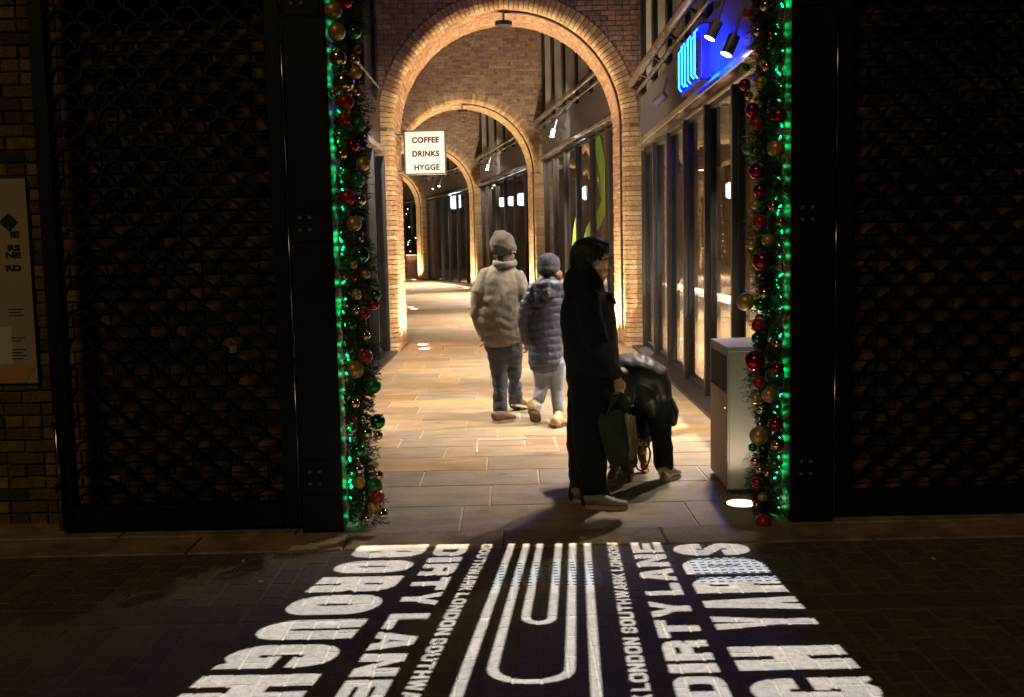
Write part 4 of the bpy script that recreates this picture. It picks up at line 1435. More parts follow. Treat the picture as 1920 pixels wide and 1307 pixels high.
limb(tr, [q(928, 640), q(932, 660), q(938, 712, .02), q(938, 752, 0.01), q(938, 779, 0.0)], [0.108, 0.100, 0.074, 0.070, 0.072], 16)
limb(tr, [q(958, 640), q(960, 662, .05), q(964, 705, .22), q(966, 738, .37), q(967, 757, .48)], [0.108, 0.100, 0.074, 0.068, 0.070], 16)
limb(tr, [q(944, 632), q(943, 655)], [(0.175, 0.13), (0.165, 0.125)], 18, ref=(1, 0, 0))
fuse('trousers', tr, 'dark_denim', t, 0.010, 2, wrinkle(0.010, 9, (1, 1, 2.2)))
f0 = G(925, 794)
shoe('shoe', t, Vector((f0.x, f0.y, 0)), Vector((f0.x + 0.205, f0.y + 0.16, 0)), (0, 0, 1), 0.05, 0.10, 'brown_boot', 'pale_sole', 0.10, q(938, 779))
f1 = G(962, 772)
shoe('shoe', t, Vector((f1.x, f1.y - 0.02, 0.06)), Vector((f1.x + 0.13, f1.y + 0.20, 0.0)), (0, 0, 1), 0.05, 0.10, 'brown_boot', 'pale_sole', 0.10, q(967, 757, .5))

# ---------------------------------------------------------------- woman in navy puffer coat
Y0 = 9.62
foot = G(1040, 803)
t = empty('person', (foot.x, foot.y, 0), 0, 'person in long navy puffer coat, pale jeans and tan boots walking away', 'person', 'people in the passage')
q = lambda u, v, dy=0.0: P(u, v, Y0 + dy)
hc = q(1030, 503)
b = MB()
head(b, hc, 0.098, (0.55, 0.83, 0.0))
limb(b, [q(1028, 515), q(1027, 540)], [0.05, 0.055])
limb(b, [q(1027, 540), q(1026, 590), q(1025, 640), q(1026, 690)], [(0.13, 0.08), (0.12, 0.09), (0.12, 0.09), (0.12, 0.09)], ref=(1, 0, 0))
limb(b, [q(1014, 685), q(1016, 728, .0), q(1009, 752, -0.05), q(1004, 766, -0.10)], [0.06, 0.042, 0.036, 0.03])
limb(b, [q(1042, 685), q(1044, 732, .02), q(1046, 762, .0), q(1047, 785, 0.0)], [0.06, 0.042, 0.036, 0.03])
limb(b, [q(1003, 545), q(985, 600), q(988, 640, 0.05)], [0.042, 0.036, 0.03])
limb(b, [q(1052, 545), q(1068, 600), q(1062, 640, 0.05)], [0.042, 0.036, 0.03])
hand(b, q(988, 640, 0.05), (0.1, 0.3, -0.9), (0.3, -0.9, 0.2), 0.85)
hand(b, q(1062, 640, 0.05), (-0.1, 0.3, -0.9), (0.3, 0.9, 0.2), 0.85)
fuse('body', b, 'skin', t, 0.0085, 2)
j = MB()
zt = [(1028, 522, .095, .085), (1027, 536, .155, .11), (1026, 560, .165, .125), (1025, 600, .150, .12), (1023, 640, .155, .125), (1023, 675, .160, .13), (1023, 683, .155, .13)]
limb(j, [q(u, v) for u, v, a, c_ in zt], [(a, c_) for u, v, a, c_ in zt], 22, ref=(1, 0, 0))
limb(j, [q(1003, 542), q(988, 572, -.01), q(981, 600), q(986, 640, 0.05)], [0.07, 0.068, 0.060, 0.044], 16)
limb(j, [q(1052, 540), q(1064, 575, -.01), q(1068, 600), q(1062, 638, 0.05)], [0.07, 0.068, 0.060, 0.044], 16)


def puff(co):
    s_ = abs(math.sin(co.z * PI / 0.068 + 0.5 + 0.3 * noise.noise(Vector((co.x * 6, co.y * 6, co.z * 2)))))
    return 0.008 * s_ ** 0.5 - 0.006 + noise.noise(co * 26) * 0.003 + noise.noise(co * 45) * 0.002


fuse('coat', j, 'navy_puffer', t, 0.009, 1, puff)
hd = MB()
limb(hd, [q(1005, 536, -.05), q(1027, 552, -.12), q(1050, 534, -.05)], [(0.045, 0.040), (0.072, 0.055), (0.045, 0.040)], 14)
hd.ball(q(1027, 534, -.075), (0.125, 0.075, 0.060), 16, 10)
fuse('hood', hd, 'navy_puffer', t, 0.009, 3, wrinkle(0.010, 12))
h_ = MB()
h_.ball(hc + Vector((-0.006, -0.01, 0.038)), (0.108, 0.102, 0.102), 18, 12)
h_.ball(hc + Vector((-0.01, -0.02, -0.005)), (0.104, 0.098, 0.072), 18, 12)
fuse('beanie', h_, 'navy_knit', t, 0.008, 2, wrinkle(0.004, 16))
h_ = MB()
h_.ball(hc + Vector((0.055, 0.0, -0.055)), (0.060, 0.075, 0.062), 14, 10)
fuse('hair', h_, 'blond_hair', t, 0.008, 2, wrinkle(0.006, 24))
tr = MB()
limb(tr, [q(1014, 680), q(1016, 728, .0), q(1009, 752, -0.05), q(1004, 768, -0.10)], [0.088, 0.060, 0.054, 0.047], 16)
limb(tr, [q(1042, 680), q(1044, 732, .02), q(1046, 762, .0), q(1047, 782, 0.0)], [0.088, 0.060, 0.054, 0.047], 16)
limb(tr, [q(1027, 668), q(1027, 688)], [(0.140, 0.115), (0.135, 0.11)], 18, ref=(1, 0, 0))
fuse('trousers', tr, 'pale_denim', t, 0.010, 2, wrinkle(0.004, 12, (1, 1, 2.5)))
f0 = G(1042, 804)
shoe('shoe', t, Vector((f0.x - .02, f0.y, 0)), Vector((f0.x + 0.09, f0.y + 0.20, 0)), (0, 0, 1), 0.046, 0.10, 'tan_boot', 'sole', 0.13, q(1047, 776))
a_ = q(1003, 765, -.12)
shoe('shoe', t, Vector((a_.x - 0.035, a_.y - 0.05, 0.165)), Vector((a_.x + 0.02, a_.y + 0.13, 0.006)), (0.05, 0.75, 0.66), 0.048, 0.10, 'tan_boot', 'sole', 0.10, q(1004, 758, -.07))

# ---------------------------------------------------------------- standing figure in black, side on
Y0 = 6.62
foot = G(1110, 948)
t = empty('person', (foot.x, foot.y, 0), 0, 'person all in black with glasses standing side-on, holding a tote bag', 'person', 'people in the passage')
q = lambda u, v, dy=0.0: P(u, v, Y0 + dy)
hc = q(1110, 489)
b = MB()
fv, sv, uv = head(b, hc, 0.110, (0.94, 0.26, -0.06))
limb(b, [q(1103, 512), q(1099, 545)], [0.054, 0.056])
limb(b, [q(1100, 545), q(1103, 600), q(1108, 660), q(1108, 725)], [(0.07, 0.11), (0.11, 0.17), (0.11, 0.15), (0.11, 0.15)], ref=(1, 0, 0))
limb(b, [q(1110, 725, -.08), q(1108, 825, -.08), q(1112, 930, -.06)], [0.085, 0.058, 0.045])
limb(b, [q(1108, 725, .09), q(1092, 825, .10), q(1084, 930, .10)], [0.085, 0.058, 0.045])
limb(b, [q(1102, 575, -.16), q(1118, 640, -.22), q(1156, 706, -.16)], [0.05, 0.042, 0.03])
limb(b, [q(1102, 575, .16), q(1112, 640, .22), q(1130, 706, .16)], [0.05, 0.042, 0.03])
HW = q(1157, 708, -.16)
hand(b, HW, (0.20, -0.05, -0.95), (-0.9, -0.35, -0.15), 0.92, 0.75)
hand(b, q(1130, 706, .16), (0.2, 0.0, -0.95), (-0.9, 0.3, -0.1), 0.92, 0.6)
fuse('body', b, 'skin', t, 0.0065, 2)
hr = MB()
hr.ball(hc + Vector((-0.020, 0, 0.040)), (0.118, 0.100, 0.106), 18, 12)
hr.ball(hc + Vector((-0.048, 0, -0.015)), (0.092, 0.094, 0.105), 18, 12)
limb(hr, [hc + Vector((0.015, -0.02, 0.12)), hc + Vector((0.082, -0.02, 0.092)), hc + Vector((0.100, -0.01, 0.062))], [(0.03, 0.06), (0.026, 0.062), (0.012, 0.055)], 12)
limb(hr, [hc + Vector((0.0, -0.085, 0.05)), hc + Vector((0.005, -0.088, 0.0))], [0.022, 0.014], 10)
fuse('hair', hr, 'hair', t, 0.007, 2, wrinkle(0.007, 22))
gl = empty('glasses_tmp')
bpy.data.objects.remove(gl)
g_ = MB()
for s_ in (-1, 1):
    cc = hc + fv * 0.112 + sv * s_ * 0.034 + uv * 0.008
    pts = [cc + sv * 0.025 * math.cos(a) + uv * 0.020 * math.sin(a) for a in [2 * PI * k / 16 for k in range(17)]]
    g_.tube(pts, 0.0032, 6)
    g_.tube([cc + sv * s_ * 0.025 + uv * 0.006, cc + sv * s_ * 0.054 - fv * 0.03 + uv * 0.008, hc + sv * s_ * 0.088 - fv * 0.005 + uv * 0.0], 0.0032, 6)
g_.tube([hc + fv * 0.114 - sv * 0.01 + uv * 0.012, hc + fv * 0.114 + sv * 0.01 + uv * 0.012], 0.0032, 6)
g_.build('glasses', 'ink', t, origin=t.location)
j = MB()
cs = [(1096, 528, .085, .085), (1096, 545, .115, .15), (1100, 570, .160, .215), (1104, 620, .172, .225), (1110, 670, .170, .215), (1112, 712, .172, .21), (1112, 718, .168, .205)]
limb(j, [q(u, v) for u, v, a, c_ in cs], [(a, c_) for u, v, a, c_ in cs], 24, ref=(1, 0, 0))
limb(j, [q(1100, 560, -.17), q(1108, 600, -.21), q(1120, 645, -.23), q(1153, 702, -.165)], [0.085, 0.080, 0.070, 0.050], 16)
limb(j, [q(1102, 560, .17), q(1108, 600, .21), q(1114, 645, .23), q(1130, 702, .165)], [0.085, 0.080, 0.070, 0.050], 16)
limb(j, [q(1140, 556, -.05), q(1152, 568, -.06)], [(0.035, 0.06), (0.012, 0.05)], 10)
fuse('coat', j, 'black_coat', t, 0.010, 2, wrinkle(0.012, 6, (1, 1, 1.5)))
c = MB()
limb(c, [q(1096, 552), q(1093, 526), q(1097, 508)], [(0.13, 0.155), (0.125, 0.125), (0.090, 0.092)], 18, ref=(1, 0, 0))
limb(c, [q(1078, 530), q(1082, 560)], [(0.06, 0.12), (0.05, 0.12)], 14, ref=(1, 0, 0))
fuse('hood', c, 'black_coat', t, 0.010, 2, wrinkle(0.010, 9))
tr = MB()
limb(tr, [q(1112, 712, -.085), q(1110, 780, -.085), q(1106, 840, -.08), q(1113, 905, -.07), q(1117, 934, -.06)], [(0.145, 0.125), (0.130, 0.115), (0.104, 0.095), (0.088, 0.088), (0.096, 0.09)], 18, ref=(1, 0, 0))
limb(tr, [q(1108, 712, .085), q(1098, 780, .095), q(1092, 840, .10), q(1091, 905, .10), q(1091, 936, .10)], [(0.145, 0.125), (0.125, 0.115), (0.098, 0.095), (0.078, 0.088), (0.080, 0.09)], 18, ref=(1, 0, 0))
fuse('trousers', tr, 'black_trousers', t, 0.010, 2, wrinkle(0.010, 6, (1, 1, 2)))
f0, f1 = G(1097, 952), G(1176, 951)
shoe('shoe', t, Vector((f0.x, f0.y, 0)), Vector((f1.x, f0.y - 0.05, 0)), (0, 0, 1), 0.046, 0.085, 'white_shoe', 'pale_sole')
f0, f1 = G(1075, 945), G(1140, 940)
shoe('shoe', t, Vector((f0.x, f0.y + .05, 0)), Vector((f1.x, f0.y + 0.10, 0)), (0, 0, 1), 0.046, 0.085, 'white_shoe', 'pale_sole')

# tote bag in the hand
Yb = Y0 - 0.19
tb = lambda u, v, dy=0.0: P(u, v, Yb + dy)
t = empty('tote_bag', tb(1162, 870), 0, 'dark green cloth tote bag hanging from the hand of the person in black', 'tote bag')
n = 26
rows_ = [(772, 1153, 25, .015), (785, 1150, 31, .05), (805, 1153, 33, .08), (830, 1160, 31, .09), (852, 1166, 30, .09), (868, 1166, 26, .07), (873, 1165, 18, .04)]
vs, fs = [], []
for v, uc, hw_, dp in rows_:
    for k in range(n):
        a = 2 * PI * k / n
        pl = 1 + 0.10 * math.sin(7 * a + v * 0.02) + 0.05 * math.sin(13 * a)
        p = tb(uc + hw_ * math.cos(a) * (0.8 + 0.2 * pl), v + (6 * math.cos(a * 3 + 1) if v < 780 else 0))
        vs.append(p + Vector((0, dp * math.sin(a) * pl, 0)))
for i in range(len(rows_) - 1):
    for k in range(n):
        fs.append((i * n + k, i * n + (k + 1) % n, (i + 1) * n + (k + 1) % n, (i + 1) * n + k))
fs.append(tuple((len(rows_) - 1) * n + k for k in range(n)))
o = MB().add(vs, fs).build('bag', 'tote_cloth', t, smooth=True, origin=t.location)
sd_ = o.modifiers.new('sub', 'SUBSURF')
sd_.levels = sd_.render_levels = 1
for k in range(3):
    pts = [tb(1174 + k * 6, 776 + k * 2, -.045 + .012 * k), tb(1180 + k * 5, 810, -.082 + .02 * k), tb(1184 + k * 4, 845, -.088 + .022 * k), tb(1180 + k * 4, 862, -.075 + .02 * k)]
    MB().tube(pts, [(0.006, 0.013)] * 4, 8, ref=(0, 1, 0)).build('pleat', 'tote_light', t, smooth=True, origin=t.location)
top = HW + Vector((0.022, -0.01, -0.092))
for u0, u1, dy in ((1135, 1178, -0.012), (1140, 1182, 0.02)):
    MB().tube([tb(u0, 785, dy), tb((u0 + 1160) / 2 + 2, 752, dy), top + Vector((0, dy, 0)), tb((u1 + 1162) / 2 + 2, 750, dy), tb(u1, 778, dy)], [(0.004, 0.010)] * 5, 6, ref=(0, 1, 0)).build('handle', 'tote_cloth', t, origin=t.location)

# ---------------------------------------------------------------- bending person in leather jacket
Y0 = 7.28
foot = G(1255, 902)
t = empty('person', (foot.x, foot.y, 0), 0, 'person in black leather jacket bending down behind the tote bag', 'person', 'people in the passage')
q = lambda u, v, dy=0.0: P(u, v, Y0 + dy)
b = MB()
hc = q(1120, 735, 0.10)
head(b, hc, 0.10, (-0.5, 0.1, -0.85))
limb(b, [q(1128, 718, .08), q(1148, 704, .05)], [0.05, 0.06])
limb(b, [q(1150, 705, .05), q(1190, 695, .02), q(1222, 712)], [(0.15, 0.10), (0.15, 0.11), (0.15, 0.12)], ref=(0, 1, 0))
limb(b, [q(1232, 735, -.06), q(1240, 805, -.05), q(1252, 885, -.03)], [0.085, 0.058, 0.042])
limb(b, [q(1226, 738, .12), q(1180, 792, .14), q(1178, 872, .22)], [0.085, 0.058, 0.042])
limb(b, [q(1158, 712, -.10), q(1160, 765, -.08), q(1180, 800, 0.10)], [0.045, 0.038, 0.03])
limb(b, [q(1150, 712, .18), q(1150, 765, .2), q(1170, 800, 0.22)], [0.045, 0.038, 0.03])
hand(b, q(1180, 800, .10), (0.5, 0.3, -0.6), (0.3, -0.9, 0.1), 0.9, 0.6)
hand(b, q(1170, 800, .22), (0.5, 0.1, -0.6), (0.3, -0.9, 0.1), 0.9, 0.6)
fuse('body', b, 'skin', t, 0.009, 2)
hr = MB()
hr.ball(hc + Vector((0.02, 0, 0.03)), (0.112, 0.105, 0.112), 16, 10)
fuse('hair', hr, 'hair', t, 0.009, 2, wrinkle(0.008, 18))
j = MB()
limb(j, [q(1142, 706, .04), q(1165, 698, .03), q(1200, 700, 0.0), q(1228, 712, -.01), q(1238, 740, -.02)], [(0.16, 0.105), (0.195, 0.130), (0.205, 0.135), (0.19, 0.115), (0.165, 0.085)], 24, ref=(0, 1, 0))
limb(j, [q(1162, 708, -.14), q(1168, 740, -.16), q(1164, 772, -.10), q(1178, 796, 0.06)], [0.085, 0.078, 0.066, 0.046], 16)
limb(j, [q(1152, 712, .18), q(1150, 765, .2), q(1168, 796, 0.2)], [0.085, 0.07, 0.048], 16)
limb(j, [q(1180, 716, -.12), q(1215, 748, -.13), q(1222, 772, -.10)], [(0.08, 0.075), (0.085, 0.07), (0.05, 0.05)], 16)
fuse('jacket', j, 'leather', t, 0.0095, 4, wrinkle(0.009, 4, (2.2, 1, 1)))
tr = MB()
limb(tr, [q(1230, 735, -.05), q(1236, 780, -.05), q(1240, 820, -.05), q(1245, 872, -.03)], [(0.098, 0.11), (0.080, 0.09), (0.072, 0.08), (0.070, 0.08)], 18, ref=(1, 0, 0))
limb(tr, [q(1226, 738, .10), q(1203, 772, .13), q(1182, 795, .14), q(1176, 835, .18), q(1178, 868, .22)], [0.11, 0.095, 0.080, 0.068, 0.066], 16)
fuse('trousers', tr, 'black_trousers', t, 0.010, 2, wrinkle(0.007, 8, (1, 1, 2)))
f0 = G(1241, 903)
shoe('shoe', t, Vector((f0.x, f0.y, 0)), Vector((f0.x + 0.135, f0.y + 0.14, 0)), (0, 0, 1), 0.046, 0.10, 'silver_shoe', 'pale_sole', 0.10, q(1248, 876, -.03))
f0 = G(1168, 884)
shoe('shoe', t, Vector((f0.x + .05, f0.y, 0)), Vector((f0.x - 0.05, f0.y + 0.22, 0)), (0, 0, 1), 0.046, 0.09, 'silver_shoe', 'pale_sole')

# shoulder bag swinging behind the bending person
t = empty('shoulder_bag', q(1258, 802, .05), 0, 'black shoulder bag hanging behind the bending person', 'bag')
m_ = MB()
limb(m_, [q(1252, 745, .05), q(1258, 770, .05), q(1258, 790, .05)], [(0.035, 0.09), (0.052, 0.12), (0.042, 0.11)], 18, ref=(1, 0, 0))
fuse('bag', m_, 'leather', t, 0.008, 3, wrinkle(0.006, 9))
MB().tube([q(1250, 748, .05), q(1243, 720, .0), q(1222, 688, -.05), q(1200, 668, 0.0)], [(0.004, 0.014)] * 4, 6, ref=(0, 1, 0)).build('strap', 'leather', t, origin=t.location)

# ---------------------------------------------------------------- small curly brown dog
Yd = 7.22
q = lambda u, v, dy=0.0: P(u, v, Yd + dy)
base = G(1182, 900)
t = empty('dog', (base.x, base.y, 0), 0, 'small curly brown dog standing behind the tote bag', 'dog')
b = MB()
limb(b, [q(1160, 822, -.02), q(1182, 816, .10), q(1206, 812, .28)], [(0.105, 0.10), (0.085, 0.085), (0.08, 0.085)], 18)
limb(b, [q(1156, 815, -.04), q(1148, 790, -.08)], [0.065, 0.055], 14)
b.ball(q(1145, 782, -.10), (0.066, 0.07, 0.062), 14, 10)
limb(b, [q(1143, 785, -.14), q(1138, 790, -.22)], [0.038, 0.026], 12)
for s_ in (-1, 1):
    limb(b, [q(1146 + s_ * 14, 778, -.08), q(1146 + s_ * 18, 800, -.08)], [0.024, 0.018], 10)
for (ua, va, da), (uk, vk, dk), (uf, vf, df) in (((1154, 835, -.04), (1155, 862, -.05), (1148, 890, -.02)), ((1172, 835, .0), (1180, 862, .0), (1182, 894, .02)),
                                               ((1205, 822, .26), (1203, 852, .32), (1211, 884, .28)), ((1188, 822, .30), (1172, 855, .38), (1170, 880, .34))):
    limb(b, [q(ua, va, da), q(uk, vk, dk), q(uf, vf, df)], [0.042, 0.030, 0.024], 12)
    limb(b, [q(uf, vf, df), q(uf - 3, vf + 4, df - .05)], [0.024, 0.022], 10)
limb(b, [q(1208, 806, .34), q(1216, 790, .40), q(1220, 778, .38)], [0.026, 0.022, 0.016], 10)
fuse('body', b, 'dog_fur', t, 0.0075, 1, lambda co: noise.noise(co * 40) * 0.010 + noise.noise(co * 80) * 0.005)
hn = MB()
limb(hn, [q(1186, 808, .10), q(1202, 800, .18), q(1216, 800, .24)], [(0.10, 0.10), (0.10, 0.09), (0.06, 0.07)], 18)
fuse('harness', hn, 'black_coat', t, 0.009, 2, wrinkle(0.008, 14))
t = empty('dog_lead', q(1200, 860), 0, 'dark red dog lead looping down beside the tote bag', 'dog lead')
pts = [q(1192, 776, -.05), q(1190, 800, -.06), q(1204, 822, -.07), q(1217, 830, -.07), q(1214, 838, -.07), q(1207, 834, -.07), q(1212, 826, -.06), q(1219, 850, -.05), q(1214, 872, -.05), q(1203, 882, -.05), q(1194, 876, -.05), q(1191, 850, -.04), q(1188, 815, .02)]
cu = []
for i in range(len(pts) - 1):
    p0, p1, p2, p3 = pts[max(i - 1, 0)], pts[i], pts[i + 1], pts[min(i + 2, len(pts) - 1)]
    for k in range(5):
        s_ = k / 5
        cu.append(0.5 * ((2 * p1) + (p2 - p0) * s_ + (2 * p0 - 5 * p1 + 4 * p2 - p3) * s_ ** 2 + (-p0 + 3 * p1 - 3 * p2 + p3) * s_ ** 3))
MB().tube(cu, 0.006, 6).build('lead', 'lead_red', t, smooth=True, origin=t.location)
MB().tube([q(1192, 776, -.05), q(1206, 752, -.05), q(1196, 790, -.06)], 0.005, 6).build('strap', 'lead_red', t, origin=t.location)

# ================================================================== FAR END OF THE PASSAGE
p = P(757, 515, 56)
t = empty('christmas_tree', (p.x, 56, 0), 0, 'dark Christmas tree with fairy lights at the far end of the passage', 'christmas tree')
MB().tube([(0, 0, 0), (0, 0, 4.6)], [0.09, 0.02], 8).build('trunk', 'twig', t)
nd = MB()
for k in range(2600):
    z = random.uniform(0.3, 4.8)
    rr_ = (4.95 - z) * 0.24 * math.sqrt(random.random())
    a = random.uniform(0, 2 * PI)
    c_ = Vector((rr_ * math.cos(a), rr_ * math.sin(a), z))
    d_ = Vector((math.cos(a), math.sin(a), random.uniform(-0.6, 0.2))) * random.uniform(0.12, 0.22)
    e_ = d_.cross(Vector((random.uniform(-1, 1), random.uniform(-1, 1), 1))).normalized() * 0.02
    nd.add([c_ - e_, c_ + e_, c_ + d_], [(0, 1, 2)])
mesh('crown', nd.v, nd.f, 'needle', t, kind='stuff')
for k in range(36):
    z = 0.5 + k * 0.115
    a = k * 2.4
    rr_ = (4.95 - z) * 0.24
    MB().ball((rr_ * math.cos(a), rr_ * math.sin(a) - 0.02, z), 0.022, 6, 4).build('fairy_light', 'fairy', t)
p = P(772, 515, 52.5)
t = empty('kiosk_counter', (p.x, 52.5, 0), 0.27, 'small pale wooden counter standing at the far end of the passage', 'counter')
MB().cbox((-0.28, -0.3, 0.0), (0.28, 0.3, 1.12), 0.01).build('cabinet', 'bin_wood', t)
MB().cbox((-0.32, -0.34, 1.121), (0.32, 0.34, 1.18), 0.01).build('top', 'ledge', t)
end = MB().box((-16, 74, 0), (-4, 74.4, 9)).build('end_wall', 'brown_brick')
tag(end, 'dim brick wall closing the far end of the passage', 'wall')
t = empty('lit_window', P(770, 370, 73.9), 0, 'pale blue lit window high at the far end of the passage', 'window')
MB().box((-0.5, 0, -0.9), (0.5, 0.05, 1.1)).build('pane', 'lantern', t)
MB().box((-0.56, -0.02, -0.96), (0.56, 0.02, -0.90)).build('frame', 'dark_frame', t)


# ================================================================== PROJECTED LETTERING: a gobo projector over the gateway throws it on the setts
def rr(x0, y0, x1, y1, rx, ry, corners=(1, 1, 1, 1), n=6):
    """rounded rectangle, corners: bl, br, tr, tl"""
    out = []
    for (cx, cy, a0, on, px, py) in ((x0 + rx, y0 + ry, PI, corners[0], x0, y0), (x1 - rx, y0 + ry, 1.5 * PI, corners[1], x1, y0), (x1 - rx, y1 - ry, 0, corners[2], x1, y1), (x0 + rx, y1 - ry, 0.5 * PI, corners[3], x0, y1)):
        if on:
            out += [(cx + rx * math.cos(a0 + k / n * PI / 2), cy + ry * math.sin(a0 + k / n * PI / 2)) for k in range(n + 1)]
        else:
            out.append((px, py))
    return out


def glyph(c, a, b):
    """outlines in the unit box; a: stem width, b: bar height"""
    q = 0.5 - b / 2
    rx, ry = min(0.46, a * 1.05), 0.30 if b > 0.2 else 0.26
    hx, hy = max(0.01, min(rx - a * 0.8, (1 - 2 * a) * 0.45)), max(0.01, min(ry - b * 0.5, (1 - 2 * b) * 0.3))
    if c == 'I': return [[(0, 0), (1, 0), (1, 1), (0, 1)]]
    if c == 'L': return [[(0, 0), (1, 0), (1, b), (a, b), (a, 1), (0, 1)]]
    if c == 'T': return [[(.5 - a / 2, 0), (.5 + a / 2, 0), (.5 + a / 2, 1 - b), (1, 1 - b), (1, 1), (0, 1), (0, 1 - b), (.5 - a / 2, 1 - b)]]
    if c == 'E': return [[(0, 0), (1, 0), (1, b), (a, b), (a, q), (.92, q), (.92, q + b), (a, q + b), (a, 1 - b), (1, 1 - b), (1, 1), (0, 1)]]
    if c == 'H': return [[(0, 0), (a, 0), (a, q), (1 - a, q), (1 - a, 0), (1, 0), (1, 1), (1 - a, 1), (1 - a, q + b), (a, q + b), (a, 1), (0, 1)]]
    if c == 'N': return [[(0, 0), (a, 0), (a, .58), (1 - a, 0), (1, 0), (1, 1), (1 - a, 1), (1 - a, .42), (a, 1), (0, 1)]]
    if c == 'Y': return [[(.5 - a / 2, 0), (.5 + a / 2, 0), (.5 + a / 2, .40), (1, 1), (1 - a, 1), (.5, .58), (a, 1), (0, 1), (.5 - a / 2, .40)]]
    if c == 'A': return [[(0, 0), (a, 0), (a + .06, .2), (1 - a - .06, .2), (1 - a, 0), (1, 0), (.5 + a * .62, 1), (.5 - a * .62, 1)], [(a + .10, .36), (1 - a - .10, .36), (.5, .74)]]
    if c == 'W': return [[(.17, 0), (.38, 0), (.5, .55), (.62, 0), (.83, 0), (1, 1), (.81, 1), (.72, .38), (.6, 1), (.4, 1), (.28, .38), (.19, 1), (0, 1)]]
    if c == 'K': return [[(0, 0), (a, 0), (a, .30), (a + .12, .42), (1 - a, 0), (1.05, 0), (.62, .58), (1, 1), (1 - a, 1), (a, .58), (a, 1), (0, 1)]]
    if c == 'O': return [rr(0, 0, 1, 1, rx, ry), rr(a, b, 1 - a, 1 - b, hx, hy)]
    if c == 'D': return [rr(0, 0, 1, 1, rx, ry, (0, 1, 1, 0)), rr(a, b, 1 - a, 1 - b, hx, hy, (0, 1, 1, 0))]
    if c == 'U':
        o = rr(0, 0, 1, 1, rx, ry, (1, 1, 0, 0))
        i = rr(a, b, 1 - a, 1, hx, hy, (1, 1, 0, 0))
        k = o.index((1, 1))
        return [o[:k + 1] + [i[-2]] + list(reversed(i[:-2])) + [i[-1], (0, 1)]]
    if c == 'G':
        top = rr(0, 0, 1, 1, rx, ry)
        n = 7
        bl, br, tr, tl = top[:n], top[n:2 * n], top[2 * n:3 * n], top[3 * n:]
        return [[(1, .62)] + tr + tl + bl + [(1 - a, 0), (1 - a * .6, 0.07), (1 - a * .3, 0), (1, 0), (1, .50), (.5, .50), (.5, .38), (1 - a, .38), (1 - a, b), (a, b), (a, 1 - b), (1 - a, 1 - b), (1 - a, .62)]]
    if c == 'B':
        o = rr(0, 0, 1, 1, rx, ry * .9, (0, 1, 1, 0))
        k = next(i for i, p_ in enumerate(o) if p_[1] > 0.5)
        o = o[:k] + [(1, .46), (.90, .5), (1, .54)] + o[k:]
        return [o, [(a, b), (1 - a, b), (1 - a, q - .02), (a, q - .02)], [(a, q + b + .02), (1 - a, q + b + .02), (1 - a, 1 - b), (a, 1 - b)]] if b < .3 else \
               [o, [(a, .2), (1 - a, .2), (1 - a, .40), (a, .40)], [(a, .60), (1 - a, .60), (1 - a, .82), (a, .82)]]
    if c == 'R':
        o = rr(0, 0, 1, 1, rx, ry * .9, (0, 0, 1, 0))
        tr = [p_ for p_ in o if p_[1] > .5]
        m_ = min(q, .36)
        return [[(0, 0), (a, 0), (a, m_), (1 - a, m_), (1 - a, 0), (1, 0), (1, .44), (.88, .5), (1, .56)] + tr, [(a, q + b), (1 - a, q + b), (1 - a, 1 - b), (a, 1 - b)] if b < .3 else [(a, .60), (1 - a, .60), (1 - a, .82), (a, .82)]]
    if c == 'S':
        o = rr(0, 0, 1, 1, rx, ry)
        n = 7
        bl, br, tr, tl = o[:n], o[n:2 * n], o[2 * n:3 * n], o[3 * n:]
        g1, g2 = (.60, 1 - b) if b < .3 else (.62, .70)
        h1, h2 = (b, .40) if b < .3 else (.30, .38)
        return [[(0, h2), (a, h2), (a, h1), (1 - a, h1), (1 - a, h2 + (.02 if b < .3 else -.02)), (a * .5, .5), (0, .60)] + list(reversed(tl)) + list(reversed(tr)) + [(1, g1), (1 - a, g1), (1 - a, g2), (a, g2), (a, g1 - (.02 if b < .3 else -.02)), (1 - a * .5, .5), (1, .40)] + list(reversed(br)) + list(reversed(bl))]
    return []


POLYS = []            # outlines in metres on the ground


def line_at(p, q):
    """x as a function of y through two ground points"""
    return lambda y: p.x + (q.x - p.x) * (y - p.y) / (q.y - p.y)


def put(c, ys_, ye, out, inn, a, b):
    for poly in glyph(c, a, b):
        pl = []
        for s_, t_ in poly:
            y = ys_ + (ye - ys_) * s_
            x = out(y) + (inn(y) - out(y)) * t_
            pl.append((x, y))
        POLYS.append(pl)


WID = {'I': .42, 'W': 1.35, 'N': 1.05, 'O': 1.05, 'L': .85, 'E': .85, 'H': 1.0, 'K': 1.0, 'S': .95}


def word(wd, y0, y1, out, inn, a, b, gap=.14):
    ws = [WID.get(c, 1.0) for c in wd]
    tot = sum(ws) + gap * (len(wd) - 1)
    s_ = 0
    for c, w_ in zip(wd, ws):
        ya, yb = y0 + (y1 - y0) * s_ / tot, y0 + (y1 - y0) * (s_ + w_) / tot
        put(c, ya, yb, out, inn, a if c != 'I' else .5, b)
        s_ += w_ + gap


def gy(u, v): return G(u, v).y


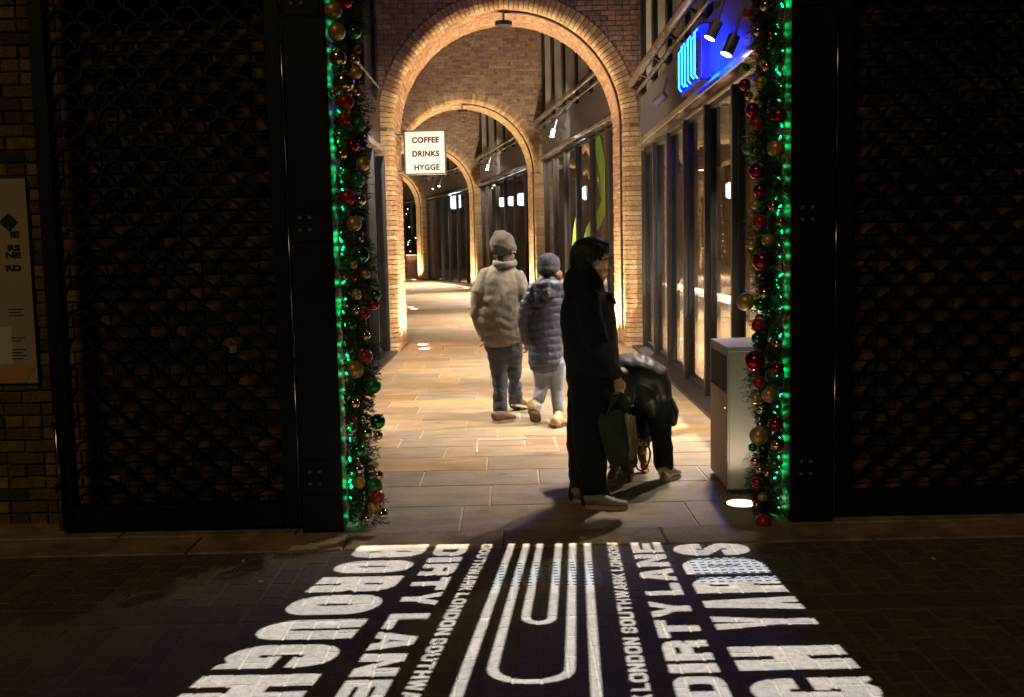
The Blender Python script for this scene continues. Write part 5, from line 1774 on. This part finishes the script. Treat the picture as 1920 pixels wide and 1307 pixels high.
# left, reading towards the viewer
o_, i_ = line_at(G(676.6, 1024), G(355.4, 1289)), line_at(G(805, 1023), G(577, 1294))
for c, va, vb in (('B', 1024, 1044.5), ('O', 1051, 1073.5), ('R', 1081, 1109), ('O', 1116, 1152.5), ('U', 1162.5, 1198.5), ('G', 1209, 1252), ('H', 1265, 1322)):
    uu = 740 - (va - 1024) * 1.05
    put(c, gy(uu, va), gy(uu - 20, vb), o_, i_, .44 if c not in 'H' else .40, .30 if c not in 'BR' else .36)
B_ = lambda x, y: (640 + x / 4.327, 1005 + y / 4.327)
o_, i_ = line_at(G(*B_(780, 78)), G(*B_(325, 750))), line_at(G(*B_(1040, 73)), G(*B_(722, 632)))
word('DIRTY', gy(*B_(900, 76)), gy(*B_(700, 563)), o_, i_, .34, .26, .16)
word('LANE', gy(*B_(520, 632)), gy(*B_(240, 1330)), o_, i_, .34, .26, .16)
o_, i_ = line_at(G(*B_(1142, 85)), G(*B_(490, 1290))), line_at(G(*B_(1225, 80)), G(*B_(645, 1283)))
word('SOUTHWARK', gy(*B_(1190, 74)), gy(*B_(1010, 441)), o_, i_, .30, .22)
word('LONDON', gy(*B_(990, 461)), gy(*B_(840, 802)), o_, i_, .30, .22)
word('SOUTHWARK', gy(*B_(830, 826)), gy(*B_(520, 1500)), o_, i_, .30, .22)
# right, reading away from the viewer
E_ = lambda x, y: (1250 + x / 4.327, 1005 + y / 4.327)
i_, o_ = line_at(G(*E_(115, 215)), G(*E_(485, 890))), line_at(G(*E_(672, 105)), G(*E_(1580, 1080)))
for c, va, vb in (('S', 152, 56), ('D', 299, 180), ('R', 457, 330), ('A', 600, 495), ('Y', 752, 640), ('H', 1082, 890), ('G', 1360, 1150)):
    put(c, gy(*E_(450 + va * .5, va)), gy(*E_(450 + va * .5, vb)), o_, i_, .44 if c not in 'HYA' else .42, .30 if c not in 'BR' else .36)
D_ = lambda x, y: (1120 + x / 4.327, 1005 + y / 4.327)
i_, o_ = line_at(G(*D_(270, 62)), G(*D_(580, 1080))), line_at(G(*D_(508, 58)), G(*D_(990, 1085)))
word('DIRTY', gy(*D_(760, 1330)), gy(*D_(570, 528)), o_, i_, .34, .26, .16)
word('LANE', gy(*D_(530, 478)), gy(*D_(400, 60)), o_, i_, .34, .26, .16)
i_, o_ = line_at(G(*D_(78, 65)), G(*D_(285, 1290))), line_at(G(*D_(163, 62)), G(*D_(440, 1285)))
word('LONDON', gy(*D_(165, 281)), gy(*D_(120, 63)), o_, i_, .30, .22)
word('SOUTHWARK', gy(*D_(260, 788)), gy(*D_(165, 300)), o_, i_, .30, .22)
word('LONDON', gy(*D_(350, 1255)), gy(*D_(275, 822)), o_, i_, .30, .22)
word('SOUTHWARK', gy(*D_(400, 2000)), gy(*D_(360, 1285)), o_, i_, .30, .22)
# nested stripes
A_ = lambda x, y: G(830 + x / 4.327, 1005 + y / 4.327)


def u_shape(lo_far, li_far, lo_near, li_near, ro_far, ri_far, ro_near, ri_near, yb_out, yb_in):
    n = 10
    def arc(l_, r_, yb):
        cx, hw_ = (l_.x + r_.x) / 2, (r_.x - l_.x) / 2
        y0_ = (l_.y + r_.y) / 2
        return [(cx - hw_ * math.cos(PI * k / n), y0_ - (y0_ - yb) * math.sin(PI * k / n) ** 0.8) for k in range(n + 1)]
    outer = [(lo_far.x, lo_far.y)] + arc(lo_near, ro_near, yb_out) + [(ro_far.x, ro_far.y)]
    inner = [(ri_far.x, ri_far.y)] + list(reversed(arc(li_near, ri_near, yb_in))) + [(li_far.x, li_far.y)]
    POLYS.append(outer + inner)


u_shape(A_(765, 70), A_(815, 70), A_(640, 650), A_(710, 650), A_(968, 68), A_(915, 68), A_(925, 650), A_(855, 650), A_(775, 716).y, A_(775, 688).y)
u_shape(A_(655, 70), A_(705, 70), A_(360, 1070), A_(448, 1060), A_(1082, 67), A_(1028, 67), A_(1078, 1070), A_(995, 1060), A_(715, 1200).y, A_(715, 1163).y)
for pts in ((A_(535, 71), A_(585, 70), A_(160, 1307), A_(60, 1307)), (A_(1147, 66), A_(1200, 66), A_(1297, 1307), A_(1205, 1307))):
    a, b, c, d = pts
    k = 1.22
    POLYS.append([(a.x, a.y), (b.x, b.y), (b.x + (c.x - b.x) * k, b.y + (c.y - b.y) * k), (a.x + (d.x - a.x) * k, a.y + (d.y - a.y) * k)])

PJ = Vector((0.08, 4.95, 5.0))
GOBO = 0.05
t = empty('gobo_projector', PJ, 0, 'dark gobo projector on a wall bracket above the gateway, throwing lettering on the setts', 'projector')
cu = bpy.data.curves.new('gobo', 'CURVE')
cu.dimensions = '2D'
cu.fill_mode = 'BOTH'
S_ = 2.6
for poly in [[(PJ.x - S_, PJ.y - S_), (PJ.x + S_, PJ.y - S_), (PJ.x + S_, PJ.y + S_), (PJ.x - S_, PJ.y + S_)]] + POLYS:
    sp_ = cu.splines.new('POLY')
    sp_.points.add(len(poly) - 1)
    for k, (x, y) in enumerate(poly):
        sp_.points[k].co = ((x - PJ.x), (y - PJ.y), 0, 1)
    sp_.use_cyclic_u = True
co = bpy.data.objects.new('gobo', cu)
COL.objects.link(co)
me = bpy.data.meshes.new_from_object(co.evaluated_get(bpy.context.evaluated_depsgraph_get()))
bpy.data.objects.remove(co)
for v in me.vertices:
    v.co = Vector((v.co.x * GOBO, v.co.y * GOBO, -PJ.z * GOBO))
me.materials.clear()
me.materials.append(MATS['projector_body'])
child('gobo', me, t)
hb = S_ * GOBO
mb = MB()
for a, b in (((-hb, -hb, -0.249), (hb, -hb + .004, 0.06)), ((-hb, hb - .004, -0.249), (hb, hb, 0.06)), ((-hb, -hb + .0041, -0.249), (-hb + .004, hb - .0041, 0.06)), ((hb - .004, -hb + .0041, -0.249), (hb, hb - .0041, 0.06)), ((-hb, -hb, 0.0605), (hb, hb, 0.064))):
    mb.box(a, b)
mb.build('housing', 'projector_body', t)
MB().tube([(0, hb, 0.02), (0, 1.4, 0.02)], 0.025, 8).build('bracket', 'projector_body', t)
pl = spot('projector_beam', (0, 0, 0), (0, 0, -1), 950, (0.90, 0.95, 1.0), R(62), 0.15, 0.0004, t)
